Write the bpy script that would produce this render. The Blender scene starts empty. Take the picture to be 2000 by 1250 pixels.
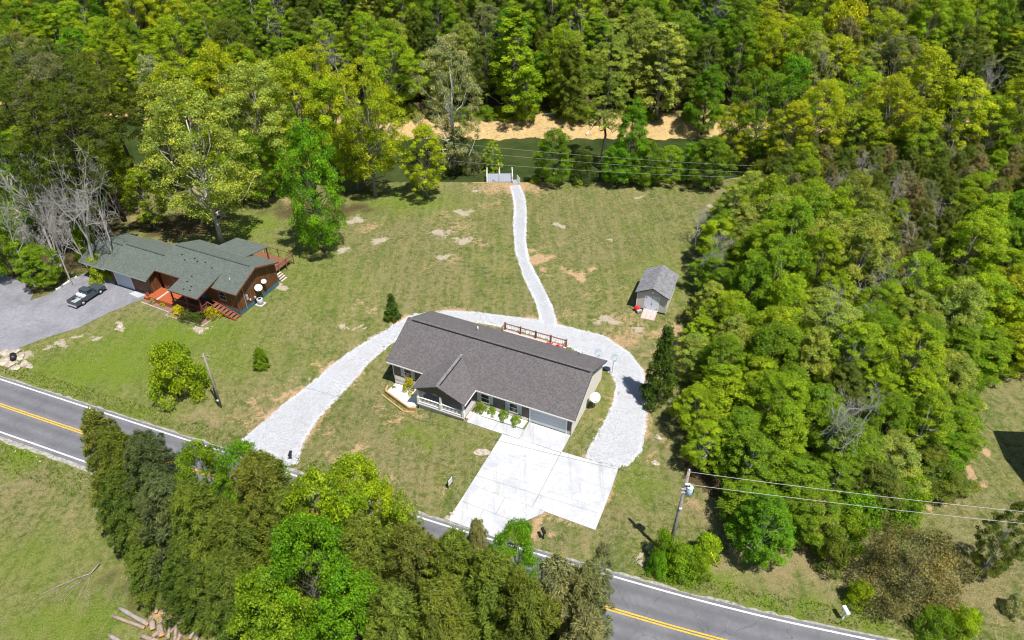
import bpy, bmesh, math, random
import numpy as np
from mathutils import Vector, Matrix
R = math.radians
rnd = random.Random(7)
SC = bpy.context.scene
COL = SC.collection

# ------------------------------------------------------------------ camera, sky, sun, exposure
FPX, PITCH, CAMH = 1420.0, R(37.7), 60.0
cam = bpy.data.cameras.new("camera"); cam.sensor_width = 36.0; cam.lens = 36.0 * FPX / 2000.0
cam.clip_start = 0.5; cam.clip_end = 3000
camo = bpy.data.objects.new("camera", cam); COL.objects.link(camo)
camo.location = (0, 0, CAMH); camo.rotation_euler = (R(90) - PITCH, 0, 0)
SC.camera = camo
SUN_EL, SHADOW_AZ = R(66), R(127)                 # shadows run up and to the left in the picture
sun_dir = Vector((-math.cos(SHADOW_AZ) * math.cos(SUN_EL), -math.sin(SHADOW_AZ) * math.cos(SUN_EL), math.sin(SUN_EL)))
w = bpy.data.worlds.new("World"); SC.world = w; w.use_nodes = True
wn = w.node_tree.nodes; bg = wn["Background"]
sky = wn.new("ShaderNodeTexSky"); sky.sky_type = 'NISHITA'; sky.sun_disc = False
sky.sun_elevation = SUN_EL; sky.sun_rotation = math.atan2(sun_dir.x, sun_dir.y)
sky.altitude = 300; sky.air_density = 1.0; sky.dust_density = 0.6
w.node_tree.links.new(sky.outputs[0], bg.inputs[0]); bg.inputs[1].default_value = 0.075
sl = bpy.data.lights.new("sun", 'SUN'); sl.energy = 4.8; sl.angle = R(0.55); sl.color = (1.0, 0.955, 0.88)
so = bpy.data.objects.new("sun", sl); COL.objects.link(so)
so.rotation_euler = sun_dir.to_track_quat('Z', 'Y').to_euler(); so.location = sun_dir * 200
SC.view_settings.view_transform = 'Standard'; SC.view_settings.look = 'None'
SC.view_settings.gamma = 1.0; SC.view_settings.exposure = 0.62; SC.view_settings.use_curve_mapping = False
SC.render.engine = 'CYCLES'
SC.cycles.max_bounces = 6; SC.cycles.transmission_bounces = 4; SC.cycles.transparent_max_bounces = 4
SC.cycles.diffuse_bounces = 4
SC.cycles.filter_width = 1.1

# ------------------------------------------------------------------ terrain height and pixel -> ground helpers
NEAR = ([-260, -120, -80.6, -22.5, 0, 37.8, 100, 260], [150, 136, 128.9, 121.2, 120.6, 121.8, 133, 165])
FARW = ([-260, -117.5, -99.3, -53.3, -25.7, 39.7, 112, 260], [185, 162, 156.4, 150, 143.2, 143.8, 152.4, 185])
def S(t):
    t = np.clip(t, 0, 1); return t * t * (3 - 2 * t)
AH = R(-24.4)
UX = (math.cos(AH), math.sin(AH)); VX = (-math.sin(AH), math.cos(AH))
def hgt(x, y):
    x = np.asarray(x, float); y = np.asarray(y, float)
    ny = np.interp(x, *NEAR); fy = np.interp(x, *FARW)
    h = -1.5 * S(1 - (ny - y) / 36.0)
    u = x * UX[0] + y * UX[1]; v = x * VX[0] + y * VX[1]
    h = h - 1.25 * np.exp(-((u + 44) ** 2 + (v - 53.5) ** 2) / 98.0)
    past = y - ny
    h = np.where(past > 0, -1.5 - 3.3 * S(past / 3.2), h)
    b = y - fy - .7 * np.sin(x * .45) * np.sin(x * .13 + 1) - .35 * np.sin(x * 1.3 + 2) - .2 * np.sin(x * 2.9)       # far side
    beach = -3.0 + 0.24 * b
    hill = -1.0 + 0.26 * (b - 8.5) + 0.9 * np.sin(x * 0.045 + 1) * S((b - 8) / 20) + 0.7 * np.sin(y * .09 + x * .02) * S((b - 8) / 20)
    hb = np.where(b > 8.5, hill, beach)
    h = np.where(b > -6, np.maximum(h, np.where(b > -7.5, hb, -4.8)), h)
    h = np.where(b > -7.5, hb, h)
    return h
def hz(x, y): return float(hgt(x, y))
CT, ST = math.cos(PITCH), math.sin(PITCH)
def ray(px, py):
    u = (px - 1000) / FPX; v = (625 - py) / FPX
    return (u, CT + v * ST, -ST + v * CT)
def GZ(px, py, z=0.0):
    d = ray(px, py); t = (z - CAMH) / d[2]; return (d[0] * t, d[1] * t)
def G(px, py):
    z = 0.0
    for _ in range(12):
        p = GZ(px, py, z); z = 0.5 * z + 0.5 * hz(*p)
    return p
def proj(x, y, z):
    dy = y * CT - (z - CAMH) * ST; up = y * ST + (z - CAMH) * CT
    return 1000 + FPX * x / dy, 625 - FPX * up / dy
def W(u, v): return (u * UX[0] + v * VX[0], u * UX[1] + v * VX[1])
def UV(x, y): return (x * UX[0] + y * UX[1], x * VX[0] + y * VX[1])

# ------------------------------------------------------------------ tagging and linking
def tag(o, label=None, cat=None, group=None, kind=None):
    if label: o['label'] = label
    if cat: o['category'] = cat
    if group: o['group'] = group
    if kind: o['kind'] = kind
    return o
def empty(name, loc, rz=0.0, label=None, cat=None, group=None, kind=None):
    o = bpy.data.objects.new(name, None); COL.objects.link(o)
    o.empty_display_size = 0.3
    o.location = loc; o.rotation_euler = (0, 0, rz)
    return tag(o, label, cat, group, kind)
def link(name, me, parent=None, mat=None):
    o = bpy.data.objects.new(name, me); COL.objects.link(o)
    if mat and not me.materials: me.materials.append(mat)
    if parent: o.parent = parent
    return o

class MB:
    """collects polygons, builds one mesh"""
    def __init__(s, off=(0, 0, 0)): s.v = []; s.f = []; s.off = off; s.smooth = []
    def add(s, vs, fs, sm=False):
        b = len(s.v); o = s.off
        s.v += [(p[0] - o[0], p[1] - o[1], p[2] - o[2]) for p in vs]
        s.f += [tuple(b + i for i in f) for f in fs]; s.smooth += [sm] * len(fs); return s
    def box(s, x0, x1, y0, y1, z0, z1):
        vs = [(x, y, z) for z in (z0, z1) for y in (y0, y1) for x in (x0, x1)]
        return s.add(vs, [(0, 2, 3, 1), (4, 5, 7, 6), (0, 1, 5, 4), (2, 6, 7, 3), (0, 4, 6, 2), (1, 3, 7, 5)])
    def bar(s, a, b, w, h=None, up=(0, 0, 1)):
        h = h or w; a = Vector(a); b = Vector(b); d = (b - a)
        if d.length < 1e-6: return s
        d.normalize(); up = Vector(up)
        if abs(d.dot(up)) > .98: up = Vector((1, 0, 0))
        x = d.cross(up).normalized() * (w / 2); y = x.cross(d).normalized() * (h / 2)
        vs = [p + sx * x + sy * y for p in (a, b) for sy in (-1, 1) for sx in (-1, 1)]
        return s.add(vs, [(0, 1, 3, 2), (4, 6, 7, 5), (0, 4, 5, 1), (2, 3, 7, 6), (0, 2, 6, 4), (1, 5, 7, 3)])
    def tube(s, pts, rads, n=8, cap=True, rough=0):
        pts = [Vector(p) for p in pts]; rings = []
        for i, p in enumerate(pts):
            d = (pts[min(i + 1, len(pts) - 1)] - pts[max(i - 1, 0)])
            if d.length < 1e-6: d = Vector((0, 0, 1))
            d.normalize()
            a = Vector((0, 0, 1)) if abs(d.z) < .9 else Vector((1, 0, 0))
            x = d.cross(a).normalized(); y = d.cross(x)
            r = rads[i] if hasattr(rads, '__len__') else rads
            rings.append([p + x * (r * math.cos(2 * math.pi * k / n)) * (1 + rough * rnd.uniform(-1, 1)) + y * (r * math.sin(2 * math.pi * k / n)) * (1 + rough * rnd.uniform(-1, 1)) for k in range(n)])
        vs = [q for r_ in rings for q in r_]; fs = []
        for i in range(len(rings) - 1):
            for k in range(n):
                a0 = i * n + k; a1 = i * n + (k + 1) % n
                fs.append((a0, a1, a1 + n, a0 + n))
        if cap: fs.append(tuple(range(n - 1, -1, -1))); fs.append(tuple(range(len(vs) - n, len(vs))))
        return s.add(vs, fs, True)
    def cyl(s, c, r, z0, z1, n=16): return s.tube([(c[0], c[1], z0), (c[0], c[1], z1)], [r, r], n)
    def poly(s, pts, thick):
        """planar polygon (counter clockwise seen from outside) with thickness backwards"""
        P = [Vector(p) for p in pts]; n = (P[1] - P[0]).cross(P[2] - P[0]).normalized(); k = len(P)
        Q = [p - n * thick for p in P]
        fs = [tuple(range(k)), tuple(range(2 * k - 1, k - 1, -1))]
        for i in range(k): j = (i + 1) % k; fs.append((i, i + k, j + k, j))
        return s.add(P + Q, fs)
    def build(s, name, mat, parent=None, kind=None, label=None):
        me = bpy.data.meshes.new(name); me.from_pydata([tuple(p) for p in s.v], [], s.f)
        me.polygons.foreach_set('use_smooth', s.smooth); me.update()
        o = link(name, me, parent, mat)
        if kind: o['kind'] = kind
        if label: o['label'] = label
        return o

# ------------------------------------------------------------------ materials
def new_mat(name):
    m = bpy.data.materials.new(name); m.use_nodes = True
    nt = m.node_tree; return m, nt, nt.nodes["Principled BSDF"]
def N(nt, t, **kw):
    n = nt.nodes.new(t)
    for k, v in kw.items():
        if k.startswith('_'): setattr(n, k[1:], v)
        else: n.inputs[k].default_value = v
    return n
def L(nt, a, b): nt.links.new(a, b)
def ramp(nt, fac, stops):
    r = nt.nodes.new("ShaderNodeValToRGB"); e = r.color_ramp.elements
    while len(e) < len(stops): e.new(0.5)
    for i, (p, c) in enumerate(stops): e[i].position = p; e[i].color = (*c, 1) if len(c) == 3 else c
    if fac is not None: L(nt, fac, r.inputs[0])
    return r.outputs[0]
def mix(nt, f, a, b, mode='MIX'):
    m = nt.nodes.new("ShaderNodeMix"); m.data_type = 'RGBA'; m.blend_type = mode
    for sock, val in ((m.inputs[0], f), (m.inputs[6], a), (m.inputs[7], b)):
        if hasattr(val, 'is_output'): L(nt, val, sock)
        elif isinstance(val, (int, float)): sock.default_value = val
        else: sock.default_value = (*val, 1)
    return m.outputs[2]
def noise(nt, scale, detail=4, rough=.55, vec=None, dist=0):
    n = N(nt, "ShaderNodeTexNoise", Scale=scale, Detail=detail, Roughness=rough, Distortion=dist)
    if vec is not None: L(nt, vec, n.inputs['Vector'])
    return n.outputs['Fac']
def math_(nt, op, a, b=None, clamp=False):
    m = nt.nodes.new("ShaderNodeMath"); m.operation = op; m.use_clamp = clamp
    for i, val in enumerate((a, b)):
        if val is None: continue
        if hasattr(val, 'is_output'): L(nt, val, m.inputs[i])
        else: m.inputs[i].default_value = val
    return m.outputs[0]
def bump(nt, bs, h, strength=.5, dist=.02):
    b = N(nt, "ShaderNodeBump", Strength=strength, Distance=dist); L(nt, h, b.inputs['Height']); L(nt, b.outputs[0], bs.inputs['Normal'])
def pos(nt): return nt.nodes.new("ShaderNodeNewGeometry").outputs['Position']
def objc(nt): return nt.nodes.new("ShaderNodeTexCoord").outputs['Object']
def attr(nt, name):
    a = nt.nodes.new("ShaderNodeAttribute"); a.attribute_name = name; return a.outputs['Fac']
def plain(name, c, rough=.7, var=.12, scale=6, spec=.4, metal=0, bmp=.0):
    m, nt, bs = new_mat(name)
    o = objc(nt); f = noise(nt, scale, 5, .6, o)
    c0 = tuple(max(0, x * (1 - var)) for x in c); c1 = tuple(min(1, x * (1 + var)) for x in c)
    L(nt, ramp(nt, f, [(.3, c0), (.7, c1)]), bs.inputs['Base Color'])
    bs.inputs['Roughness'].default_value = rough; bs.inputs['Metallic'].default_value = metal
    bs.inputs['Specular IOR Level'].default_value = spec
    if bmp: bump(nt, bs, noise(nt, scale * 4, 4, .6, o), bmp, .02)
    return m

def ground_mat():
    m, nt, bs = new_mat("ground_surface"); p = pos(nt)
    n1 = noise(nt, .06, 4, .55, p, .6); n2 = noise(nt, .35, 5, .6, p, .4); n3 = noise(nt, 1.5, 6, .75, p, .5); n4 = noise(nt, 7, 5, .75, p); n5 = noise(nt, 22, 3, .7, p)
    g = ramp(nt, n2, [(.34, (.055, .092, .012)), (.5, (.130, .155, .022)), (.64, (.205, .200, .045))])
    g = mix(nt, ramp(nt, n1, [(.4, (0, 0, 0)), (.62, (1, 1, 1))]), g, (.185, .165, .060))
    g = mix(nt, math_(nt, 'MULTIPLY', ramp(nt, n4, [(.40, (0, 0, 0)), (.56, (1, 1, 1))]), ramp(nt, n3, [(.40, (.05, .05, .05)), (.58, (.9, .9, .9))])), g, (.36, .315, .17))
    g = mix(nt, ramp(nt, n5, [(.35, (.75, .75, .75)), (.58, (0, 0, 0))]), g, (.022, .042, .006))
    g = mix(nt, ramp(nt, n3, [(.38, (.6, .6, .6)), (.5, (0, 0, 0))]), g, (.055, .098, .012))
    mp = nt.nodes.new('ShaderNodeMapping'); L(nt, p, mp.inputs[0]); mp.inputs['Rotation'].default_value = (0, 0, R(-8)); mp.inputs['Scale'].default_value = (1.1, .10, 1)
    ns = noise(nt, 1.0, 4, .6, mp.outputs[0], .3)
    g = mix(nt, ramp(nt, ns, [(.50, (0, 0, 0)), (.66, (.4, .4, .4))]), g, (.26, .225, .11))
    g = mix(nt, ramp(nt, ns, [(.34, (.45, .45, .45)), (.46, (0, 0, 0))]), g, (.07, .125, .014))
    # lush bright grass
    lu = math_(nt, 'MULTIPLY', attr(nt, 'lush'), ramp(nt, n3, [(.25, (.35, .35, .35)), (.55, (1, 1, 1))]), True)
    lc = ramp(nt, n4, [(.3, (.05, .10, .008)), (.5, (.12, .19, .012)), (.7, (.22, .27, .025))])
    g = mix(nt, lu, g, lc)
    # dry straw coloured grass
    def thr(a, lo=.42, hi=.62, fine=n3, amt=.75):
        t = math_(nt, 'ADD', attr(nt, a), math_(nt, 'MULTIPLY', math_(nt, 'SUBTRACT', fine, .5), amt))
        return ramp(nt, t, [(lo, (0, 0, 0)), (hi, (1, 1, 1))])
    g = mix(nt, math_(nt, 'MULTIPLY', thr('dry', .35, .85), .8), g, ramp(nt, n4, [(.3, (.13, .10, .045)), (.6, (.33, .26, .14)), (.75, (.42, .35, .21))]))
    nmix = math_(nt, 'ADD', math_(nt, 'MULTIPLY', n3, .6), math_(nt, 'MULTIPLY', n4, .4))
    # bare orange soil
    g = mix(nt, thr('soil', .38, .70, nmix, 1.9), g, ramp(nt, n4, [(.3, (.28, .17, .085)), (.55, (.46, .31, .18)), (.75, (.6, .46, .31))]))
    g = mix(nt, thr('rock', .5, .66, nmix, 2.2), g, ramp(nt, n4, [(.3, (.25, .20, .13)), (.55, (.42, .36, .28)), (.75, (.56, .51, .43))]))
    # woodland floor
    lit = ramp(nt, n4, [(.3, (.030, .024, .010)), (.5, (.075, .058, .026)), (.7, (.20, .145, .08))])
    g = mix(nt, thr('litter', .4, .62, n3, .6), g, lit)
    # river sand
    sd = ramp(nt, n4, [(.3, (.20, .125, .04)), (.45, (.44, .29, .11)), (.6, (.56, .41, .19)), (.76, (.70, .58, .38))])
    g = mix(nt, thr('sand', .45, .55, n3, .5), g, sd)
    L(nt, g, bs.inputs['Base Color']); bs.inputs['Roughness'].default_value = .95; bs.inputs['Specular IOR Level'].default_value = .15
    h = math_(nt, 'ADD', math_(nt, 'MULTIPLY', n4, .7), math_(nt, 'MULTIPLY', n3, 1.1)); h = math_(nt, 'ADD', h, math_(nt, 'MULTIPLY', n5, .35))
    bump(nt, bs, h, .9, .16)
    return m
def gravel_mat():
    m, nt, bs = new_mat("white_gravel"); p = pos(nt)
    v = N(nt, "ShaderNodeTexVoronoi", Scale=17.0); L(nt, p, v.inputs['Vector'])
    v2 = N(nt, "ShaderNodeTexVoronoi", Scale=8.0); L(nt, p, v2.inputs['Vector'])
    sep = nt.nodes.new("ShaderNodeSeparateColor"); L(nt, v.outputs['Color'], sep.inputs[0])
    sep2 = nt.nodes.new("ShaderNodeSeparateColor"); L(nt, v2.outputs['Color'], sep2.inputs[0])
    c = ramp(nt, sep.outputs[0], [(0, (.17, .18, .20)), (.2, (.42, .44, .48)), (.7, (.56, .575, .615)), (1, (.72, .73, .75))])
    c = mix(nt, math_(nt, 'MULTIPLY', sep2.outputs[1], .35), c, (.38, .40, .44))
    big = noise(nt, .5, 4, .6, p)
    c = mix(nt, ramp(nt, big, [(.45, (0, 0, 0)), (.75, (.4, .4, .4))]), c, (.38, .35, .31))
    c = mix(nt, ramp(nt, v.outputs['Distance'], [(.35, (0, 0, 0)), (.75, (.7, .7, .7))]), c, (.16, .16, .18))
    wd = noise(nt, 1.3, 5, .7, p, 1.0)
    c = mix(nt, ramp(nt, wd, [(.60, (0, 0, 0)), (.72, (.55, .55, .55))]), c, (.30, .27, .20))
    L(nt, c, bs.inputs['Base Color']); bs.inputs['Roughness'].default_value = .9
    bump(nt, bs, math_(nt, 'SUBTRACT', 1.0, v.outputs['Distance']), .8, .05)
    return m
def concrete_mat():
    m, nt, bs = new_mat("pale_concrete"); p = pos(nt)
    a = noise(nt, .35, 5, .6, p, .5); b = noise(nt, 3, 6, .7, p); c3 = noise(nt, 40, 3, .6, p)
    c = ramp(nt, a, [(.40, (.50, .50, .495)), (.56, (.42, .43, .455)), (.72, (.34, .35, .385))])
    c = mix(nt, ramp(nt, b, [(.5, (0, 0, 0)), (.72, (.5, .5, .5))]), c, (.27, .28, .305))
    c = mix(nt, ramp(nt, c3, [(.62, (0, 0, 0)), (.7, (.3, .3, .3))]), c, (.3, .3, .3))
    oi = nt.nodes.new('ShaderNodeObjectInfo'); c = mix(nt, ramp(nt, oi.outputs['Random'], [(0, (.30, .30, .30)), (.7, (0, 0, 0))]), c, (.36, .365, .38))
    mp = nt.nodes.new('ShaderNodeMapping'); L(nt, p, mp.inputs[0]); mp.inputs['Rotation'].default_value = (0, 0, R(24.4)); mp.inputs['Scale'].default_value = (1.3, .16, 1)
    tm_ = noise(nt, 1.0, 4, .65, mp.outputs[0], .6); c = mix(nt, ramp(nt, tm_, [(.56, (0, 0, 0)), (.68, (.55, .55, .55))]), c, (.27, .27, .285))
    v = N(nt, "ShaderNodeTexVoronoi", Scale=.16, _feature='DISTANCE_TO_EDGE'); ad = nt.nodes.new('ShaderNodeVectorMath'); ad.operation = 'ADD'; L(nt, p, ad.inputs[0]); nn_ = N(nt, "ShaderNodeTexNoise", Scale=1.2, Detail=4.0); L(nt, p, nn_.inputs['Vector']); L(nt, nn_.outputs['Color'], ad.inputs[1]); L(nt, ad.outputs[0], v.inputs['Vector'])
    c = mix(nt, ramp(nt, v.outputs[0], [(0, (.35, .35, .35)), (.005, (0, 0, 0))]), c, (.12, .12, .12))
    L(nt, c, bs.inputs['Base Color']); bs.inputs['Roughness'].default_value = .85; bs.inputs['Specular IOR Level'].default_value = .2
    bump(nt, bs, c3, .15, .01); return m
def asphalt_mat(name, lo, hi, crack=True):
    m, nt, bs = new_mat(name); p = pos(nt)
    a = noise(nt, .25, 5, .6, p, .8); b = noise(nt, 2.2, 6, .7, p); c3 = noise(nt, 30, 4, .7, p)
    c = ramp(nt, a, [(.3, lo), (.7, hi)])
    c = mix(nt, ramp(nt, b, [(.35, (.5, .5, .5)), (.65, (0, 0, 0))]), c, tuple(x * .72 for x in lo))
    c = mix(nt, ramp(nt, c3, [(.5, (0, 0, 0)), (.8, (.4, .4, .4))]), c, tuple(min(1, x * 1.5) for x in hi))
    if name == 'road_asphalt':
        c = mix(nt, math_(nt, 'MULTIPLY', attr(nt, 'track'), math_(nt, 'ADD', math_(nt, 'MULTIPLY', b, .5), .15), True), c, tuple(x * .55 for x in lo))
    if name == 'road_asphalt':
        v = N(nt, 'ShaderNodeTexVoronoi', Scale=.22, _feature='DISTANCE_TO_EDGE'); ad = nt.nodes.new('ShaderNodeVectorMath'); ad.operation = 'ADD'; L(nt, p, ad.inputs[0]); nn_ = N(nt, 'ShaderNodeTexNoise', Scale=.9, Detail=5.0); L(nt, p, nn_.inputs['Vector']); L(nt, nn_.outputs['Color'], ad.inputs[1]); L(nt, ad.outputs[0], v.inputs['Vector'])
        c = mix(nt, ramp(nt, v.outputs[0], [(0, (.55, .55, .55)), (.006, (0, 0, 0))]), c, (.05, .05, .055))
    if crack:
        v = N(nt, "ShaderNodeTexVoronoi", Scale=.45, _feature='DISTANCE_TO_EDGE'); L(nt, p, v.inputs['Vector'])
        v.inputs['Randomness'].default_value = 1.0
        c = mix(nt, ramp(nt, v.outputs[0], [(0, (.7, .7, .7)), (.012, (0, 0, 0))]), c, tuple(x * .45 for x in lo))
    L(nt, c, bs.inputs['Base Color']); bs.inputs['Roughness'].default_value = .88; bs.inputs['Specular IOR Level'].default_value = .25
    bump(nt, bs, c3, .3, .01); return m
def shingle_mat(name, dark, mid, light, sx=.32, sy=.16):
    m, nt, bs = new_mat(name); o = objc(nt)
    mp = nt.nodes.new("ShaderNodeMapping"); L(nt, o, mp.inputs[0]); mp.inputs['Scale'].default_value = (1 / sx, 1 / sy, .001)
    wn_ = nt.nodes.new("ShaderNodeTexWhiteNoise"); wn_.noise_dimensions = '2D'
    fl = nt.nodes.new("ShaderNodeVectorMath"); fl.operation = 'FLOOR'; L(nt, mp.outputs[0], fl.inputs[0]); L(nt, fl.outputs[0], wn_.inputs['Vector'])
    a = noise(nt, .5, 4, .6, o); f = noise(nt, 13, 4, .8, o)
    c = ramp(nt, wn_.outputs['Value'], [(0, dark), (.5, mid), (1, light)])
    c = mix(nt, ramp(nt, f, [(.52, (0, 0, 0)), (.68, (.8, .8, .8))]), c, tuple(x * 1.25 for x in light))
    c = mix(nt, ramp(nt, a, [(.4, (.2, .2, .2)), (.7, (0, 0, 0))]), c, dark)
    L(nt, c, bs.inputs['Base Color']); bs.inputs['Roughness'].default_value = .92; bs.inputs['Specular IOR Level'].default_value = .2
    bump(nt, bs, wn_.outputs['Value'], .35, .01); return m
def leaf_mat():
    m, nt, bs = new_mat("foliage")
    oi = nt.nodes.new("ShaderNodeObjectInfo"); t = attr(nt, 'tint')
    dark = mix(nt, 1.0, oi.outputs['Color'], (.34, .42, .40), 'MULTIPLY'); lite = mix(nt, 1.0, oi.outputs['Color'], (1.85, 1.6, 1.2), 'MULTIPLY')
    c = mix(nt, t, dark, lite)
    c = mix(nt, attr(nt, 'hue'), c, mix(nt, 1.0, c, (1.14, 1.0, .9), 'MULTIPLY'))
    c = mix(nt, math_(nt, 'SUBTRACT', .45, attr(nt, 'hue'), True), c, mix(nt, 1.0, c, (.60, .80, 1.1), 'MULTIPLY'))
    L(nt, c, bs.inputs['Base Color']); bs.inputs['Roughness'].default_value = .55; bs.inputs['Specular IOR Level'].default_value = .25
    tr = nt.nodes.new("ShaderNodeBsdfTranslucent"); L(nt, mix(nt, 1.0, c, (1.35, 1.45, .5), 'MULTIPLY'), tr.inputs['Color'])
    ms = nt.nodes.new("ShaderNodeMixShader"); ms.inputs[0].default_value = .45
    L(nt, bs.outputs[0], ms.inputs[1]); L(nt, tr.outputs[0], ms.inputs[2])
    out = [n for n in nt.nodes if n.type == 'OUTPUT_MATERIAL'][0]; L(nt, ms.outputs[0], out.inputs[0])
    return m
def bark_mat():
    m, nt, bs = new_mat("bark"); oi = nt.nodes.new("ShaderNodeObjectInfo"); o = objc(nt)
    f = noise(nt, 5, 5, .7, o)
    L(nt, mix(nt, f, mix(nt, 1.0, oi.outputs['Color'], (.5, .5, .5), 'MULTIPLY'), mix(nt, 1.0, oi.outputs['Color'], (1.5, 1.5, 1.5), 'MULTIPLY')), bs.inputs['Base Color'])
    bs.inputs['Roughness'].default_value = .9; bump(nt, bs, f, .6, .03); return m
def water_mat():
    m, nt, bs = new_mat("river_water"); p = pos(nt)
    a = noise(nt, .15, 4, .6, p)
    L(nt, ramp(nt, a, [(.35, (.018, .034, .010)), (.5, (.035, .052, .016)), (.7, (.055, .068, .022))]), bs.inputs['Base Color'])
    bs.inputs['Roughness'].default_value = .12; bs.inputs['Specular IOR Level'].default_value = .5; bs.inputs['IOR'].default_value = 1.33
    bump(nt, bs, noise(nt, 2.2, 3, .6, p, .5),   .35, .08); return m
def boards_mat():
    m, nt, bs = new_mat("stained_board"); o = objc(nt)
    mp = nt.nodes.new("ShaderNodeMapping"); L(nt, o, mp.inputs[0]); mp.inputs['Scale'].default_value = (6, 6, .7)
    f = noise(nt, 2.0, 5, .7, mp.outputs[0], .5)
    oi = nt.nodes.new("ShaderNodeObjectInfo")
    c = ramp(nt, f, [(.28, (.035, .015, .006)), (.5, (.13, .047, .015)), (.72, (.27, .11, .035))])
    c = mix(nt, ramp(nt, oi.outputs['Random'], [(0, (.5, .5, .5)), (.6, (0, 0, 0))]), c, (.07, .03, .014))
    L(nt, c, bs.inputs['Base Color']); bs.inputs['Roughness'].default_value = .6; return m

M = {}
M['ground'] = ground_mat(); M['gravel'] = gravel_mat(); M['concrete'] = concrete_mat()
M['road'] = asphalt_mat("road_asphalt", (.125, .125, .14), (.19, .19, .205), False); M['drive'] = asphalt_mat("worn_asphalt", (.15, .15, .172), (.27, .27, .30), False)
M['shoulder'] = plain("gravelly_shoulder", (.27, .26, .23), .95, .5, 2.5, bmp=.5)
M['white_paint'] = plain("white_road_paint", (.56, .56, .55), .7, .3, 7); M['yellow_paint'] = plain("yellow_road_paint", (.62, .36, .025), .7, .3, 7)
M['shingle'] = shingle_mat("charcoal_shingles", (.088, .080, .083), (.108, .099, .102), (.138, .127, .129), .2, .145)
M['green_shingle'] = shingle_mat("green_shingles", (.080, .097, .085), (.096, .114, .100), (.118, .136, .122), .3, .13)
M['shed_shingle'] = shingle_mat("grey_shingles", (.11, .11, .12), (.17, .17, .18), (.24, .24, .26), .25, .14)
M['leaf'] = leaf_mat(); M['bark'] = bark_mat(); M['water'] = water_mat(); M['board'] = boards_mat()
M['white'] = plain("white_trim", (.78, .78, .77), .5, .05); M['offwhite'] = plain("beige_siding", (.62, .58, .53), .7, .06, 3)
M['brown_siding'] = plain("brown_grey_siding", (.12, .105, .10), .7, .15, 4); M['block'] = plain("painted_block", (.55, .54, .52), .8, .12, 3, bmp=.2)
M['shutter'] = plain("pale_grey_shutter", (.52, .55, .60), .6, .05); M['door_panel'] = plain("pale_grey_door", (.50, .54, .58), .5, .05)
M['glass'] = plain("window_glass", (.012, .018, .03), .06, .2, 1, .6); M['dark'] = plain("dark_interior", (.012, .012, .014), .8)
M['black'] = plain("black_metal", (.015, .015, .017), .45); M['grey_metal'] = plain("grey_metal", (.42, .44, .46), .45, .1, 8, .5, .3)
M['mesh_dish'] = plain('mesh_dish', (.30, .34, .37), .5, .1)
M['dish'] = plain("dish_paint", (.50, .53, .55), .45, .06, 4); M['pole'] = plain("weathered_pole_wood", (.26, .23, .20), .85, .3, 3, bmp=.4)
M['transformer'] = plain("transformer_paint", (.42, .52, .62), .4, .06); M['wire'] = plain("bare_wire", (.45, .45, .45), .5, .1)
M['deckwood'] = plain("brown_deck_wood", (.19, .085, .05), .7, .25, 4); M['orange_deck'] = plain("orange_deck_stain", (.34, .085, .030), .6, .12, 3)
M['timber'] = plain("landscape_timber", (.42, .27, .11), .8, .2, 4); M['red'] = plain("red_plastic", (.65, .02, .02), .35, .1)
M['white_stone'] = plain("white_bed_stone", (.78, .77, .74), .9, .25, 18, bmp=.6); M['mulch'] = plain("brown_mulch", (.20, .12, .09), .95, .45, 9, bmp=.7)
M['stone'] = plain("pale_limestone", (.36, .31, .25), .9, .45, 3, bmp=.5); M['greywood'] = plain("grey_dock_boards", (.27, .285, .34), .8, .12, 4)
M['teal'] = plain("teal_skirting", (.05, .12, .15), .7, .2, 3); M['truck'] = plain("slate_truck_paint", (.045, .062, .072), .25, .08, 2, .6)
M['tyre'] = plain("tyre_rubber", (.012, .012, .013), .8); M['rim'] = plain("wheel_rim", (.55, .55, .57), .35, .05, 4, .6, .5)
M['chrome'] = plain("bright_bumper", (.7, .7, .72), .25, .05, 4, .6, .6); M['log_bark'] = plain("log_bark", (.28, .21, .17), .9, .4, 5, bmp=.7)
M['cut_wood'] = plain("orange_cut_wood", (.62, .26, .09), .8, .25, 6); M['yellow'] = plain("yellow_guard", (.75, .52, .05), .5, .05)
M['ridge'] = plain('dark_ridge_vent', (.055, .07, .068), .7); M['dark_wire'] = plain('dark_wire', (.06, .06, .065), .5)
M['blue'] = plain("blue_plastic", (.05, .12, .5), .4, .1); M['shed_wall'] = plain("grey_shed_siding", (.47, .47, .44), .75, .06, 4)
M['shed_door'] = plain("bluish_white_door", (.62, .66, .76), .6, .05); M['pink_ramp'] = plain("weathered_ramp_board", (.50, .41, .39), .85, .2, 5)
M['vinyl'] = plain("grey_siding", (.33, .32, .32), .7, .08, 3); M['redwood'] = plain("dark_red_wood", (.16, .05, .03), .7, .25, 4)

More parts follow.
